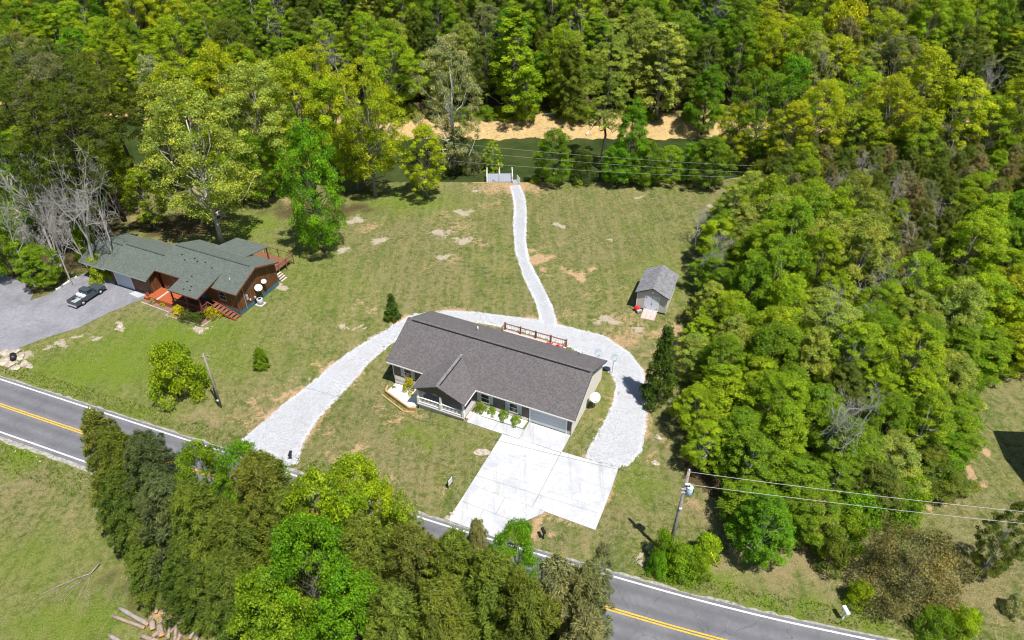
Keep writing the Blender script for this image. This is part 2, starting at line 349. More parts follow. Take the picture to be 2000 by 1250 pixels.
outer = [G(*p) for p in [(472, 862), (520, 822), (560, 788), (600, 757), (650, 714), (700, 678), (760, 643), (800, 618), (870, 608), (930, 611), (1000, 620), (1060, 628), (1110, 640), (1180, 658), (1228, 690), (1253, 722), (1262, 770), (1258, 830), (1250, 880), (1225, 908)]]
inner = [G(*p) for p in [(1147, 893), (1152, 878), (1180, 830), (1200, 790), (1206, 755), (1196, 722)]] + [W(-15.5, 65.5), W(-19, 67.6), W(-24, 69.0), W(-30, 69.2), W(-36, 68.6), W(-40, 67.2), W(-43, 64)] + [G(*p) for p in [(765, 668), (720, 706), (670, 762), (620, 815), (590, 862), (577, 905)]]
pl = [G(*p) for p in [(1060, 634), (1050, 592), (1025, 540), (1009, 490), (1005, 440), (1007, 400), (999, 364)]]
pr = [G(*p) for p in [(1013, 362), (1023, 385), (1026, 420), (1024, 470), (1031, 510), (1052, 550), (1076, 600), (1086, 638)]]
# ------------------------------------------------------------------ ground mesh with patches of soil, rock, dry and lush grass
def axis(segs):
    a = []
    for s0, s1, st in segs: a += list(np.arange(s0, s1, st))
    a.append(segs[-1][1]); return np.array(a)
gx = axis([(-900, -300, 60), (-300, -130, 8), (-130, -70, 1.5), (-70, 60, .6), (60, 130, 1.5), (130, 300, 8), (300, 900, 60)])
gy = axis([(-500, 0, 50), (0, 20, 4), (20, 112, .6), (112, 165, .9), (165, 330, 4), (330, 900, 57)])
X, Y = np.meshgrid(gx, gy); Z = hgt(X, Y)
woods_px = [(1470, 395), (1395, 470), (1390, 600), (1360, 680), (1352, 780), (1335, 850), (1335, 935), (1410, 985), (1500, 1070), (1590, 1050), (1720, 1030), (1800, 965), (1850, 900), (1850, 800), (1890, 740), (2010, 720), (2250, 640), (2500, 330), (2200, 280), (1480, 335)]
def inpoly(x, y, P):
    x = np.asarray(x); y = np.asarray(y); c = np.zeros(np.broadcast(x, y).shape, bool); n = len(P)
    for i in range(n):
        (x0, y0), (x1, y1) = P[i], P[(i + 1) % n]
        if y0 == y1: continue
        c ^= ((y0 > y) != (y1 > y)) & (x < (x1 - x0) * (y - y0) / (y1 - y0) + x0)
    return c
WOODS = [G(*p) for p in woods_px]
A = {k: np.zeros(X.shape) for k in ('soil', 'rock', 'dry', 'lush', 'litter', 'sand')}
def blob(kind, px, py, rx, ry, s=1.0, rot=0):
    cx, cy = G(px, py); ex = abs(G(px + rx, py)[0] - cx); ey = abs(G(px, py - ry)[1] - cy) + .01
    dx = X - cx + 1.1 * np.sin(Y * 1.1 + X * .4) + .7 * np.sin(Y * 2.3 - X * 1.7); dy = Y - cy + .9 * np.sin(X * 1.3 + 1) + .5 * np.sin(X * 2.9 + Y * 1.2)
    if kind == 'rock': dx = X - cx + .6 * np.sin(Y * 2.1 + X * .9); dy = Y - cy + .5 * np.sin(X * 2.3 + 1)
    c, s_ = math.cos(rot), math.sin(rot)
    d = ((dx * c + dy * s_) / ex) ** 2 + ((-dx * s_ + dy * c) / ey) ** 2
    A[kind] = np.maximum(A[kind], s * np.exp(-d * .9))
for a in [(640, 712, 45, 14, .8), (560, 775, 30, 12, .75), (500, 830, 40, 25, .6), (1350, 705, 35, 40, .95), (1330, 660, 25, 20, .6), (1245, 650, 50, 25, .6), (1050, 508, 26, 20, 1.0), (1133, 535, 28, 10, 1.0),
          (1205, 620, 60, 25, .5), (690, 885, 40, 12, .8), (760, 940, 30, 30, .55), (1035, 1040, 30, 25, .85), (1180, 690, 30, 10, .4), (15, 590, 25, 35, 1.0), (260, 420, 60, 30, .55), (560, 385, 60, 20, .6), (1000, 360, 90, 5, .8),
          (1880, 900, 10, 45, .7), (1100, 385, 30, 6, .5), (1290, 690, 30, 20, .6), (610, 840, 20, 15, .5), (890, 440, 40, 30, .5), (720, 440, 40, 16, .55), (1160, 575, 40, 10, .5), (780, 812, 40, 12, .7), (1150, 780, 18, 30, .6), (1160, 800, 10, 40, .6), (1280, 870, 15, 40, .6)]:
    blob('soil', *a)
for a in [(330, 1210, 45, 22, .8), (960, 400, 40, 14, .5), (840, 520, 30, 12, .5), (1080, 480, 30, 10, .4), (470, 560, 20, 8, .4), (730, 800, 30, 18, .5), (1210, 560, 30, 14, .5), (560, 740, 30, 12, .5), (880, 420, 60, 12, .45), (1300, 650, 30, 24, .7), (1640, 1120, 60, 14, .5), (1440, 1000, 40, 14, .5)]:
    blob('soil', *a)
for a in [(700, 600, 50, 14, .55), (930, 470, 30, 20, .5), (880, 500, 26, 18, .5), (1120, 620, 50, 12, .55), (1220, 660, 50, 18, .7), (500, 800, 60, 14, .7), (620, 850, 20, 14, .6), (670, 890, 40, 14, .7), (860, 970, 40, 20, .5), (1230, 930, 20, 30, .4), (640, 410, 60, 14, .6), (300, 470, 40, 12, .5), (560, 370, 60, 10, .6), (1330, 700, 30, 50, .95), (740, 930, 50, 16, .55)]:
    blob('soil', *a)
for a in [(1900, 885, 9, 14, 1.4), (1888, 905, 9, 14, 1.4), (1872, 925, 9, 14, 1.4), (1860, 945, 9, 12, 1.3), (1845, 962, 10, 12, 1.1), (1790, 1000, 18, 9, 1.0), (1755, 1025, 18, 9, 1.0), (1720, 1042, 18, 9, 1.0), (1600, 1065, 30, 8, .9), (1360, 985, 25, 10, .8)]:
    blob('soil', *a)
for a in [(235, 637, 16, 8), (185, 658, 22, 6), (145, 656, 14, 5), (112, 672, 22, 10), (30, 700, 30, 22), (392, 645, 20, 9), (860, 455, 25, 8), (905, 470, 30, 8), (740, 470, 28, 7), (695, 430, 16, 12), (905, 415, 20, 8), (935, 375, 15, 4), (1250, 385, 14, 3), (1090, 440, 22, 5), (1200, 470, 10, 4),
          (865, 500, 26, 7), (675, 640, 14, 6), (700, 640, 16, 5), (670, 490, 20, 8), (1395, 405, 18, 5), (545, 560, 20, 8), (1240, 640, 18, 8), (1270, 1070, 10, 8), (1255, 1095, 8, 12), (600, 740, 12, 5), (1185, 625, 30, 10), (740, 655, 20, 6), (800, 350, 30, 3)]:
    blob('rock', *a, .95)
for a in [(400, 815, 90, 14, 1.0), (1540, 1090, 170, 55, .95), (1420, 960, 90, 50, .9), (1900, 1150, 120, 90, .7), (1120, 1060, 80, 40, .6), (1900, 850, 80, 90, .45), (60, 950, 60, 60, .6), (150, 1010, 60, 40, .5), (600, 640, 60, 30, .45), (1180, 350, 60, 8, .6),
          (700, 860, 120, 50, .55), (820, 930, 90, 80, .5), (1250, 1000, 70, 70, .45), (400, 1220, 120, 60, .6), (1150, 460, 160, 60, .35), (900, 580, 150, 60, .4), (1230, 600, 120, 60, .5), (1400, 1000, 60, 60, .8), (300, 1180, 120, 30, .4)]:
    blob('dry', *a)
for a in [(200, 720, 150, 50, .95), (330, 660, 150, 34, 1.0), (430, 640, 90, 30, .7), (250, 690, 120, 30, .9), (560, 520, 90, 60, .35), (490, 440, 60, 30, .9), (170, 335, 90, 18, .95), (800, 395, 110, 20, .65), (60, 880, 70, 30, .95), (120, 1220, 120, 60, .8), (60, 1100, 120, 60, .55), (230, 850, 60, 30, .6), (830, 850, 40, 16, .75), (960, 850, 60, 20, .4),
          (1380, 1120, 110, 30, .9), (1520, 1190, 130, 18, 1.0), (1680, 1235, 90, 20, .9), (1250, 940, 40, 40, .6), (640, 560, 80, 60, .3), (1300, 540, 70, 40, .45), (1190, 800, 16, 50, .45), (430, 700, 120, 40, .6), (260, 800, 120, 16, .6), (400, 590, 30, 10, .7)]:
    blob('lush', *a)
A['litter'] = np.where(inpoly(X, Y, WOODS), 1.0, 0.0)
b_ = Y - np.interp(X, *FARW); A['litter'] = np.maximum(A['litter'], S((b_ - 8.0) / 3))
for a in [(60, 480, 160, 120, 1.0), (620, 410, 150, 22, .75), (350, 440, 120, 30, .8), (700, 375, 90, 12, .6), (500, 370, 90, 20, .7), (380, 1060, 160, 130, .9), (720, 1150, 260, 110, .9), (1050, 1200, 130, 70, .85), (1300, 420, 20, 20, .3), (200, 560, 60, 10, .5)]:
    blob('litter', *a)
A['sand'] = np.where((b_ > -9) & (b_ < 9.5), 1.0, 0.0) * S((b_ + 9) / 2) * S((9.8 - b_) / 2.5)
A['sand'] = np.where((b_ > 1) & ((X < -48) | (X > 62)), A['sand'] * .45, A['sand']); A['litter'] = np.maximum(A['litter'], np.where((b_ > 1.5) & ((X < -48) | (X > 62)), .9, 0))
A['sand'] = np.maximum(A['sand'], np.where((Y - np.interp(X, *NEAR) > .2) & (b_ < -6), .8, 0))
for kk in ('lush', 'dry', 'soil', 'rock'): A[kk] = np.where(b_ > -8, 0, A[kk])
def halo(P, wid, s_, kind='soil'):
    q = [P[0]]
    for a, b in zip(P[:-1], P[1:]):
        k = max(1, int(math.dist(a, b) / .8)); q += [(a[0] + (b[0] - a[0]) * t / k, a[1] + (b[1] - a[1]) * t / k) for t in range(1, k + 1)]
    for (cx, cy) in q:
        i0, i1 = np.searchsorted(gx, (cx - 3 * wid, cx + 3 * wid)); j0, j1 = np.searchsorted(gy, (cy - 3 * wid, cy + 3 * wid)); sub = (slice(j0, j1), slice(i0, i1))
        d2 = ((X[sub] - cx) ** 2 + (Y[sub] - cy) ** 2) / wid ** 2; k2 = s_ * (.55 + .45 * math.sin(cx * .7 + 2 * math.sin(cy * .4)))
        A[kind][sub] = np.maximum(A[kind][sub], k2 * np.exp(-d2))
halo(outer, 1.3, .85); halo(inner, 1.1, .75); halo(pl, .7, .6); halo(pr, .7, .6)
halo([W(-24.4, 38.5), W(-24.4, 51)], .5, .5); halo([W(-10.9, 51.8), W(-10.7, 43.4), W(-16, 43), W(-18, 40.2)], .7, .7)
ny_, nx_ = X.shape
idx = np.arange(nx_ * ny_).reshape(ny_, nx_)
faces = np.stack([idx[:-1, :-1], idx[:-1, 1:], idx[1:, 1:], idx[1:, :-1]], -1).reshape(-1, 4)
def np_mesh(name, V, F, attrs=None, domain='POINT', smooth=False):
    me = bpy.data.meshes.new(name); k = F.shape[1]
    me.vertices.add(len(V)); me.vertices.foreach_set('co', V.astype(np.float32).ravel())
    me.loops.add(F.size); me.loops.foreach_set('vertex_index', F.astype(np.int32).ravel())
    me.polygons.add(len(F)); me.polygons.foreach_set('loop_start', np.arange(0, F.size, k, dtype=np.int32))
    me.polygons.foreach_set('loop_total', np.full(len(F), k, np.int32))
    if smooth: me.polygons.foreach_set('use_smooth', np.ones(len(F), bool))
    for n, v in (attrs or {}).items():
        a = me.attributes.new(n, 'FLOAT', domain); a.data.foreach_set('value', v.astype(np.float32).ravel())
    me.update(); return me
me = np_mesh('ground', np.stack([X, Y, Z], -1).reshape(-1, 3), faces, A, smooth=True)
tag(link('ground', me, None, M['ground']), kind='structure')
WX = axis([(-400, 400, 10)]); wy0 = np.interp(WX, *NEAR) + .2; wy1 = np.interp(WX, *FARW) + 3.0
wv = np.concatenate([np.stack([WX, wy0, np.full_like(WX, -3.0)], -1), np.stack([WX, wy1, np.full_like(WX, -3.0)], -1)])
nW = len(WX); wf = np.array([[i, i + 1, i + 1 + nW, i + nW] for i in range(nW - 1)])
tag(link('river_water', np_mesh('river_water', wv, wf), None, M['water']), kind='structure')

# ------------------------------------------------------------------ draped sheets: gravel loop, path, asphalt drive, road
def resample(P, step, closed=True):
    out = []; n = len(P)
    for i in range(n if closed else n - 1):
        a, b = P[i], P[(i + 1) % n]; d = math.dist(a, b); k = max(1, int(d / step))
        for j in range(k): t = j / k; out.append((a[0] + (b[0] - a[0]) * t, a[1] + (b[1] - a[1]) * t))
    if not closed: out.append(P[-1])
    return out
def catmull(P, k=6):
    out = []; n = len(P)
    for i in range(n - 1):
        p0, p1, p2, p3 = P[max(i - 1, 0)], P[i], P[i + 1], P[min(i + 2, n - 1)]
        for j in range(k):
            t = j / k
            out.append(tuple(.5 * (2 * p1[a] + (p2[a] - p0[a]) * t + (2 * p0[a] - 5 * p1[a] + 4 * p2[a] - p3[a]) * t * t + (3 * p1[a] - p0[a] - 3 * p2[a] + p3[a]) * t ** 3) for a in (0, 1)))
    out.append(P[-1]); return out
def drape(name, poly, off, mat, step=1.0, skirt=.12, jitter=0, parent=None, kind='structure'):
    if jitter:
        r2 = random.Random(len(poly)); q = resample(poly, .3)
        poly = []; ph = [r2.uniform(0, 6) for _ in range(3)]
        for i, (x, y) in enumerate(q):
            poly.append((x + r2.uniform(-1, 1) * jitter + .5 * jitter * math.sin(y * 1.7 + ph[0]), y + r2.uniform(-1, 1) * jitter + .5 * jitter * math.sin(x * 1.3 + ph[1])))
    bm = bmesh.new(); vs = [bm.verts.new((x, y, 0)) for x, y in poly]
    f = bm.faces.new(vs); bm.normal_update()
    if f.normal.z < 0: bmesh.ops.reverse_faces(bm, faces=[f])
    bmesh.ops.triangulate(bm, faces=list(bm.faces))
    xs = [p[0] for p in poly]; ys = [p[1] for p in poly]
    for ax, lo, hi in ((0, min(xs), max(xs)), (1, min(ys), max(ys))):
        c = lo + step
        while c < hi:
            co = [0, 0, 0]; no = [0, 0, 0]; co[ax] = c; no[ax] = 1
            bmesh.ops.bisect_plane(bm, geom=list(bm.verts) + list(bm.edges) + list(bm.faces), plane_co=co, plane_no=no); c += step
    for v in bm.verts: v.co.z = hz(v.co.x, v.co.y) + off
    be = [e for e in bm.edges if e.is_boundary]
    r = bmesh.ops.extrude_edge_only(bm, edges=be)
    for v in r['geom']:
        if isinstance(v, bmesh.types.BMVert): v.co.z -= skirt
    me = bpy.data.meshes.new(name); bm.to_mesh(me); bm.free()
    o = link(name, me, parent, mat)
    if kind: o['kind'] = kind
    return o
drape('gravel_drive', catmull(outer, 4) + [G(1207, 915), G(1150, 897)] + catmull(inner, 4) + [G(545, 912), G(505, 898)], .035, M['gravel'], 1.2, jitter=.24)
drape('gravel_path', catmull(pl, 4) + catmull(pr, 4), .05, M['gravel'], 1.2, jitter=.10)
drape('asphalt_driveway', [G(*p) for p in [(-90, 745), (-30, 715), (0, 697), (38, 679), (95, 658), (154, 640), (210, 612), (262, 590), (295, 577), (296, 571), (236, 556), (165, 534), (150, 542), (125, 559), (96, 575), (58, 587), (66, 572), (45, 552), (0, 532), (-90, 520)]], .03, M['drive'], 1.2, jitter=.05)

wl = [G(*p) for p in [(0, 741), (120, 780), (225, 814), (368, 861), (526, 912), (640, 951), (756, 990), (862, 1025), (956, 1053), (1064, 1087), (1150, 1113), (1280, 1150), (1360, 1172), (1520, 1212), (1700, 1250)]]
a0 = (wl[0][0] - (wl[1][0] - wl[0][0]) * 12, wl[0][1] - (wl[1][1] - wl[0][1]) * 12); a1 = (wl[-1][0] + (wl[-1][0] - wl[-2][0]) * 6, wl[-1][1] + (wl[-1][1] - wl[-2][1]) * 6)
wl = catmull([a0] + wl + [a1], 8)
def smooth_line(P, it=40):
    P = [list(p) for p in P]
    for _ in range(it):
        Q = [p[:] for p in P]
        for i in range(1, len(P) - 1):
            for a in (0, 1): Q[i][a] = .5 * P[i][a] + .25 * (P[i - 1][a] + P[i + 1][a])
        P = Q
    return [tuple(p) for p in P]
wl = smooth_line(resample(wl, 2.0, False), 25)
def offset(P, d):
    out = []
    for i in range(len(P)):
        a, b = P[max(i - 1, 0)], P[min(i + 1, len(P) - 1)]; l = math.dist(a, b) or 1
        out.append((P[i][0] + (b[1] - a[1]) / l * d, P[i][1] - (b[0] - a[0]) / l * d))
    return out
def ribbon(name, d0, d1, off, mat, n=1, skirt=0, rag=0, parent=None):
    rr = random.Random(3); cols = []
    for k in range(n + 1):
        d = d0 + (d1 - d0) * k / n; P = offset(wl, d)
        if rag and k in (0, n): P = [(x + rr.uniform(-rag, rag), y + rr.uniform(-rag, rag)) for x, y in P]
        cols.append([(x, y, hz(x, y) + off) for x, y in P])
    if skirt: cols = [[(x, y, z - skirt) for x, y, z in cols[0]]] + cols + [[(x, y, z - skirt) for x, y, z in cols[-1]]]
    m = MB(); c = len(cols); vs = [cols[k][i] for i in range(len(wl)) for k in range(c)]
    m.add(vs, [(i * c + k, i * c + k + 1, (i + 1) * c + k + 1, (i + 1) * c + k) for i in range(len(wl) - 1) for k in range(c - 1)])
    o = m.build(name, mat, parent)
    if name == 'road':
        at = o.data.attributes.new('track', 'FLOAT', 'POINT'); dd = [-.38] + [d0 + (d1 - d0) * k / n for k in range(n + 1)] + [6.9]
        tv = [sum(math.exp(-((d - q) / .42) ** 2) for q in (.85, 2.4, 4.15, 5.7)) - .55 * math.exp(-((d - 3.27) / .5) ** 2) for d in dd]
        at.data.foreach_set('value', np.tile(tv, len(wl)).astype(np.float32))
    if not parent: o['kind'] = 'structure'
    return o
ribbon('road_shoulder', -.62, 7.45, .015, M['shoulder'], 6, 0, .16)
ribbon('road', -.38, 6.9, .055, M['road'], 30, .08, .02)
ribbon('white_edge_line', -.09, .09, .067, M['white_paint']); ribbon('white_edge_line', 6.38, 6.56, .067, M['white_paint'])
ribbon('yellow_centre_line', 3.07, 3.21, .067, M['yellow_paint']); ribbon('yellow_centre_line', 3.33, 3.47, .067, M['yellow_paint'])

# concrete driveway of separate slabs
dw = tag(empty('concrete_driveway', (*W(-20, 47), 0), AH), kind='structure')
def uvbox_parent(e, pts, z0, z1, name, mat, g=.016, parent_uv=(-20, 47), ez=0.0):
    cx = sum(p[0] for p in pts) / len(pts); cy = sum(p[1] for p in pts) / len(pts)
    q = []
    for (u, v) in pts:
        d = math.hypot(u - cx, v - cy); q.append((u - (u - cx) / d * g * 1.4, v - (v - cy) / d * g * 1.4))
    m = MB((parent_uv[0], parent_uv[1], ez)); m.poly([(u, v, z1) for u, v in q], z1 - z0); return m.build(name, mat, e)
slabs = [[(-24.45, 38.35), (-21.7, 38.4), (-21.7, 41.0), (-24.4, 41.0)], [(-21.7, 38.4), (-19.2, 38.45), (-18.15, 40.3), (-17.7, 41.0), (-21.7, 41.0)],
         [(-24.4, 41.0), (-20.4, 41.0), (-20.4, 43.3), (-24.4, 43.3)], [(-20.4, 41.0), (-17.7, 41.0), (-16.1, 43.0), (-16.1, 43.3), (-20.4, 43.3)],
         [(-24.4, 43.3), (-17.4, 43.3), (-17.4, 45.9), (-24.4, 45.9)], [(-17.4, 43.3), (-10.65, 43.3), (-10.7, 45.9), (-17.4, 45.9)],
         [(-24.4, 45.9), (-17.4, 45.9), (-17.4, 48.6), (-24.4, 48.6)], [(-17.4, 45.9), (-10.7, 45.9), (-10.8, 48.6), (-17.4, 48.6)],
         [(-24.4, 48.6), (-17.4, 48.6), (-17.4, 51.25), (-24.4, 51.25)], [(-17.4, 48.6), (-10.8, 48.6), (-11.0, 51.75), (-17.4, 51.45)],
         [(-22.4, 51.25), (-17.35, 51.3), (-17.35, 54.12), (-22.4, 54.12)],
         [(-28.9, 51.15), (-25.6, 51.15), (-25.6, 52.65), (-28.9, 52.65)], [(-25.6, 51.15), (-22.4, 51.2), (-22.4, 52.75), (-25.6, 52.65)]]
for i, s in enumerate(slabs):
    uvbox_parent(dw, s, -.35, .085 - .004 * (i % 2), 'slab', M['concrete'])
# flat stone beside the drive
m = MB(); c = G(942, 884)
m.poly([(c[0] + .95 * math.cos(t) + rnd.uniform(-.1, .1), c[1] + .5 * math.sin(t), hz(*c) + .07) for t in [k * math.pi / 5 for k in range(10)]], .2)
tag(m.build('flat_rock', M['stone']), 'flat tan stone slab beside the upper left edge of the concrete drive', 'stone')

# ================================================================== HOUSES
def solid_house(e, uv0, z0, name, pts_uv, zlo, zhi, mat):
    pass

def roof_courses(e, off, name, A_, B_, C_, D_, mat, n, thick=.12, lip=.018):
    """slope with eave A->B and ridge D->C; each course is a thin plank overlapping the one below, one mesh"""
    A_, B_, C_, D_ = map(Vector, (A_, B_, C_, D_)); nrm = (B_ - A_).cross(D_ - A_).normalized()
    m = MB(off); m.poly([A_, B_, C_, D_], thick)
    for i in range(n):
        t0, t1 = i / n, min(1, (i + 1.15) / n)
        a = A_.lerp(D_, t0); b = B_.lerp(C_, t0); c = B_.lerp(C_, t1); d = A_.lerp(D_, t1)
        up = nrm * lip; lo = nrm * .003
        m.add([a + up, b + up, c + lo, d + lo, a, b], [(0, 1, 2, 3), (4, 5, 1, 0)])
    return m.build(name, mat, e)

# ---------------- main house: grey siding, charcoal shingles
HU, HV = -28.5, 54.3
house = empty('ranch_house', (*W(HU, HV), 0), AH, 'long grey ranch house with charcoal shingle roof, white railed front porch and one garage door', 'house')
HO = (HU, HV, 0)
def hb(name, mat, *boxes, parent=house, label=None, kind=None):
    m = MB(HO)
    for b in boxes: m.box(*b)
    return m.build(name, mat, parent, kind, label)
WL_, WR_, WF, WB = -40.4, -17.3, 54.25, 64.45
# foundation and walls
hb('foundation', M['block'], (WL_ + .02, WR_ - .02, WF + .02, WB - .02, -1.9, .55))
wall = MB(HO)
wall.add([(WL_, WF, .55), (WR_, WF, .55), (WR_, WB, .55), (WL_, WB, .55), (WL_, WF, 2.72), (WR_, WF, 2.72), (WR_, WB, 2.72), (WL_, WB, 2.72), (WL_, 59.35, 5.1), (WR_, 59.35, 5.1)],
         [(0, 1, 5, 4), (1, 2, 6, 9, 5), (2, 3, 7, 6), (3, 0, 4, 8, 7)])
wallo = wall.build('wall', M['brown_siding'], house, label='brown grey lap siding wall')
# lap siding rows on the front and on the sunlit gable
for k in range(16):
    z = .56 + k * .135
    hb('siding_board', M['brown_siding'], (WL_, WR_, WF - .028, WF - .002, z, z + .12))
gm = MB(HO)
def gable_h(v): return 2.66 + 2.34 * (1 - abs(v - 59.35) / 5.1)
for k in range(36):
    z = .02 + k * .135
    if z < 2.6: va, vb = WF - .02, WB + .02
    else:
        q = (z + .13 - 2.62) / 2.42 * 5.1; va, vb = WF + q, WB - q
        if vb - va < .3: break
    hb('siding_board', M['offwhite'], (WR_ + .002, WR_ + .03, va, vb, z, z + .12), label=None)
hb('corner_trim', M['white'], (WR_ - .03, WR_ + .05, WF - .06, WF + .06, 0, 2.7)); hb('corner_trim', M['white'], (WL_ - .04, WL_ + .06, WF - .05, WF + .05, .5, 2.66))
hb('band_board', M['offwhite'], (WL_ + .06, -35.3, WF - .045, WF - .005, -.05, .55)); hb('band_board', M['offwhite'], (-28.9, -22.6, WF - .045, WF - .005, .08, .5))
# soffit
hb('soffit', M['white'], (WL_ - .6, WR_ + .35, 53.85, WF, 2.6, 2.64), (WL_ - .6, WR_ + .35, WB, 64.9, 2.6, 2.64))
# roof
U0, U1, V0, V1, ZE, ZR, VR = -41.03, -16.9, 53.8, 64.93, 2.74, 5.38, 59.37
rf = roof_courses(house, HO, 'roof', (U0, V0, ZE), (U1, V0, ZE), (U1, VR, ZR), (U0, VR, ZR), M['shingle'], 42)
rb = roof_courses(house, HO, 'roof', (U1, V1, ZE), (U0, V1, ZE), (U0, VR, ZR), (U1, VR, ZR), M['shingle'], 42)
mm = MB(HO); mm.bar((U0 + .7, VR - .1, ZR + .02), (U1 - .35, VR - .1, ZR + .02), .2, .05); mm.bar((U0 + .7, VR + .14, ZR - .03), (U1 - .35, VR + .14, ZR - .03), .3, .05)
mm.build('ridge_vent', M['black'], rf)
mm = MB(HO); mm.bar((U0, VR + .12, ZR + .045), (U1, VR + .12, ZR + .045), .34, .03); mm.build('ridge_cap', M['shingle'], rf)
tr = MB(HO)
for (a, b) in (((U0, V0 - .01, ZE - .09), (-35.9, V0 - .01, ZE - .09)), ((-28.95, V0 - .01, ZE - .09), (U1, V0 - .01, ZE - .09)), ((U0, V1 + .01, ZE - .09), (U1, V1 + .01, ZE - .09))):
    tr.bar(a, b, .05, .17)
tr.build('eave_trim', M['white'], rf)
for a, b in (((U1 + .01, V0, ZE - .08), (U1 + .01, VR, ZR - .08)), ((U1 + .01, VR, ZR - .08), (U1 + .01, V1, ZE - .08)), ((U0 - .01, V0, ZE - .08), (U0 - .01, VR, ZR - .08))):
    tr = MB(HO); tr.bar(a, b, .04, .16); tr.build('rake_trim', M['black'], rf)
for (u, v, z) in ((-32.97, 62.45, 3.95), (-20.15, 64.3, 3.1)):
    mm = MB(HO); mm.cyl((u, v), .07, z - .1, z + .55, 10); mm.build('vent_pipe', M['white'], house)
# porch gable roof
PU0, PU1, PM, PF, PZ = -35.88, -28.95, -32.42, 51.0, 4.27
def quad_roof(e, off, name, pts, mat, n=24):
    P = [Vector(p) for p in pts]; return roof_courses(e, off, name, P[0], P[1], P[2], P[3], mat, n)
pr1 = quad_roof(house, HO, 'porch_roof', [(PU0, 53.8, ZE + .02), (PU0, PF, ZE + .02), (PM, PF, PZ + .02), (PM, 57.05, PZ + .02)], M['shingle'])
pr2 = quad_roof(house, HO, 'porch_roof', [(PU1, PF, ZE + .02), (PU1, 53.8, ZE + .02), (PM, 57.05, PZ + .02), (PM, PF, PZ + .02)], M['shingle'])
mm = MB(HO); mm.bar((PM, PF, PZ + .05), (PM, 57.1, PZ + .05), .32, .04); mm.build('ridge_cap', M['shed_shingle'], pr1)
mm = MB(HO); mm.bar((PM + .22, PF + .4, PZ + .0), (PM + .22, 56.5, PZ + .0), .09, .05); mm.build('ridge_vent', M['black'], pr2)
for u in (PU0 - .01, PU1 + .01): tr = MB(HO); tr.bar((u, PF, ZE - .07), (u, 53.8, ZE - .07), .05, .16); tr.build('eave_trim', M['white'], pr2)
mm = MB(HO); mm.poly([(-35.4, PF + .3, 2.5), (-29.4, PF + .3, 2.5), (-29.4, PF + .3, 2.8), (PM, PF + .3, 4.15), (-35.4, PF + .3, 2.8)], .06); mm.build('gable_shade_panel', M['brown_siding'], house)  # dark colour stands in for the shaded interior behind the porch gable
# porch floor, posts, railing
PFZ = .38
hb('porch_foundation', M['block'], (-35.3, -29.35, 51.35, WF, -1.9, PFZ - .14)); hb('porch_floor', M['vinyl'], (-35.4, -29.25, 51.2, WF - .03, PFZ - .14, PFZ))
hb('porch_step', M['pink_ramp'], (-29.25, -28.75, 51.6, 54.1, -.2, .2))
for u in (-35.28, -32.3, -29.4):
    hb('porch_post', M['white'], (u - .1, u + .1, 51.32, 51.52, PFZ, 2.62), (u - .14, u + .14, 51.28, 51.56, PFZ, PFZ + .95))
for (a, b) in ((-35.14, -32.44), (-32.16, -29.54)):
    hb('handrail', M['white'], (a, b, 51.36, 51.48, PFZ + .84, PFZ + .93)); hb('bottom_rail', M['white'], (a, b, 51.37, 51.47, PFZ + .1, PFZ + .2))
    n = 15
    for k in range(n):
        u = a + (b - a) * (k + .5) / n; hb('baluster', M['white'], (u - .03, u + .03, 51.4, 51.46, PFZ + .2, PFZ + .84))
hb('handrail', M['white'], (-35.34, -35.24, 51.56, WF - .05, PFZ + .84, PFZ + .93))
for k in range(8): hb('baluster', M['white'], (-35.32, -35.26, 51.75 + k * .31, 51.81 + k * .31, PFZ, PFZ + .84))
hb('porch_beam', M['white'], (-35.4, -29.28, 51.34, 51.5, 2.45, 2.64)); hb('porch_ceiling', M['offwhite'], (-35.4, -29.28, 51.5, WF, 2.58, 2.62))
fd = hb('front_door', M['redwood'], (-34.0, -33.05, WF - .06, WF - .03, PFZ, 2.42)); hb('door_frame', M['white'], (-34.1, -34.0, WF - .07, WF - .03, PFZ, 2.5), (-33.05, -32.95, WF - .07, WF - .03, PFZ, 2.5), (-34.1, -32.95, WF - .07, WF - .03, 2.42, 2.5), parent=fd)
def window(u0, u1, z0, z1, sh=.42, par=None, off=HO, v=None, frame=M['white'], shut=M['shutter']):
    par = par or house; v = WF - .03 if v is None else v
    def bb(name, mat, boxes, p):
        m = MB(off)
        for b in boxes: m.box(*b)
        return m.build(name, mat, p)
    wnd = bb('window', frame, [(u0, u0 + .06, v - .05, v, z0, z1), (u1 - .06, u1, v - .05, v, z0, z1), (u0 + .06, u1 - .06, v - .05, v, z1 - .06, z1), (u0 + .06, u1 - .06, v - .05, v, z0, z0 + .06), (u0 + .06, u1 - .06, v - .045, v, (z0 + z1) / 2 - .025, (z0 + z1) / 2 + .025)], par)
    bb('pane', M['glass'], [(u0 + .06, u1 - .06, v - .02, v - .005, z0 + .06, (z0 + z1) / 2 - .03)], wnd); bb('pane', M['glass'], [(u0 + .06, u1 - .06, v - .02, v - .005, (z0 + z1) / 2 + .03, z1 - .06)], wnd)
    bb('sill', frame, [(u0 - .04, u1 + .04, v - .09, v, z0 - .06, z0)], wnd)
    if sh:
        for (a, b) in ((u0 - sh - .02, u0 - .02), (u1 + .02, u1 + sh + .02)):
            bb('shutter', shut, [(a, b, v - .04, v - .002, z0 - .02, z1 + .02)] + [(a + .04, b - .04, v - .055, v - .041, z0 + .06 + k * .115, z0 + .13 + k * .115) for k in range(int((z1 - z0) / .12))], par)
window(-38.85, -37.8, .85, 2.15); window(-28.55, -27.45, .82, 2.1, .45); window(-24.95, -23.85, .75, 2.05, .45)
window(-31.6, -30.5, 1.0, 2.2, 0)
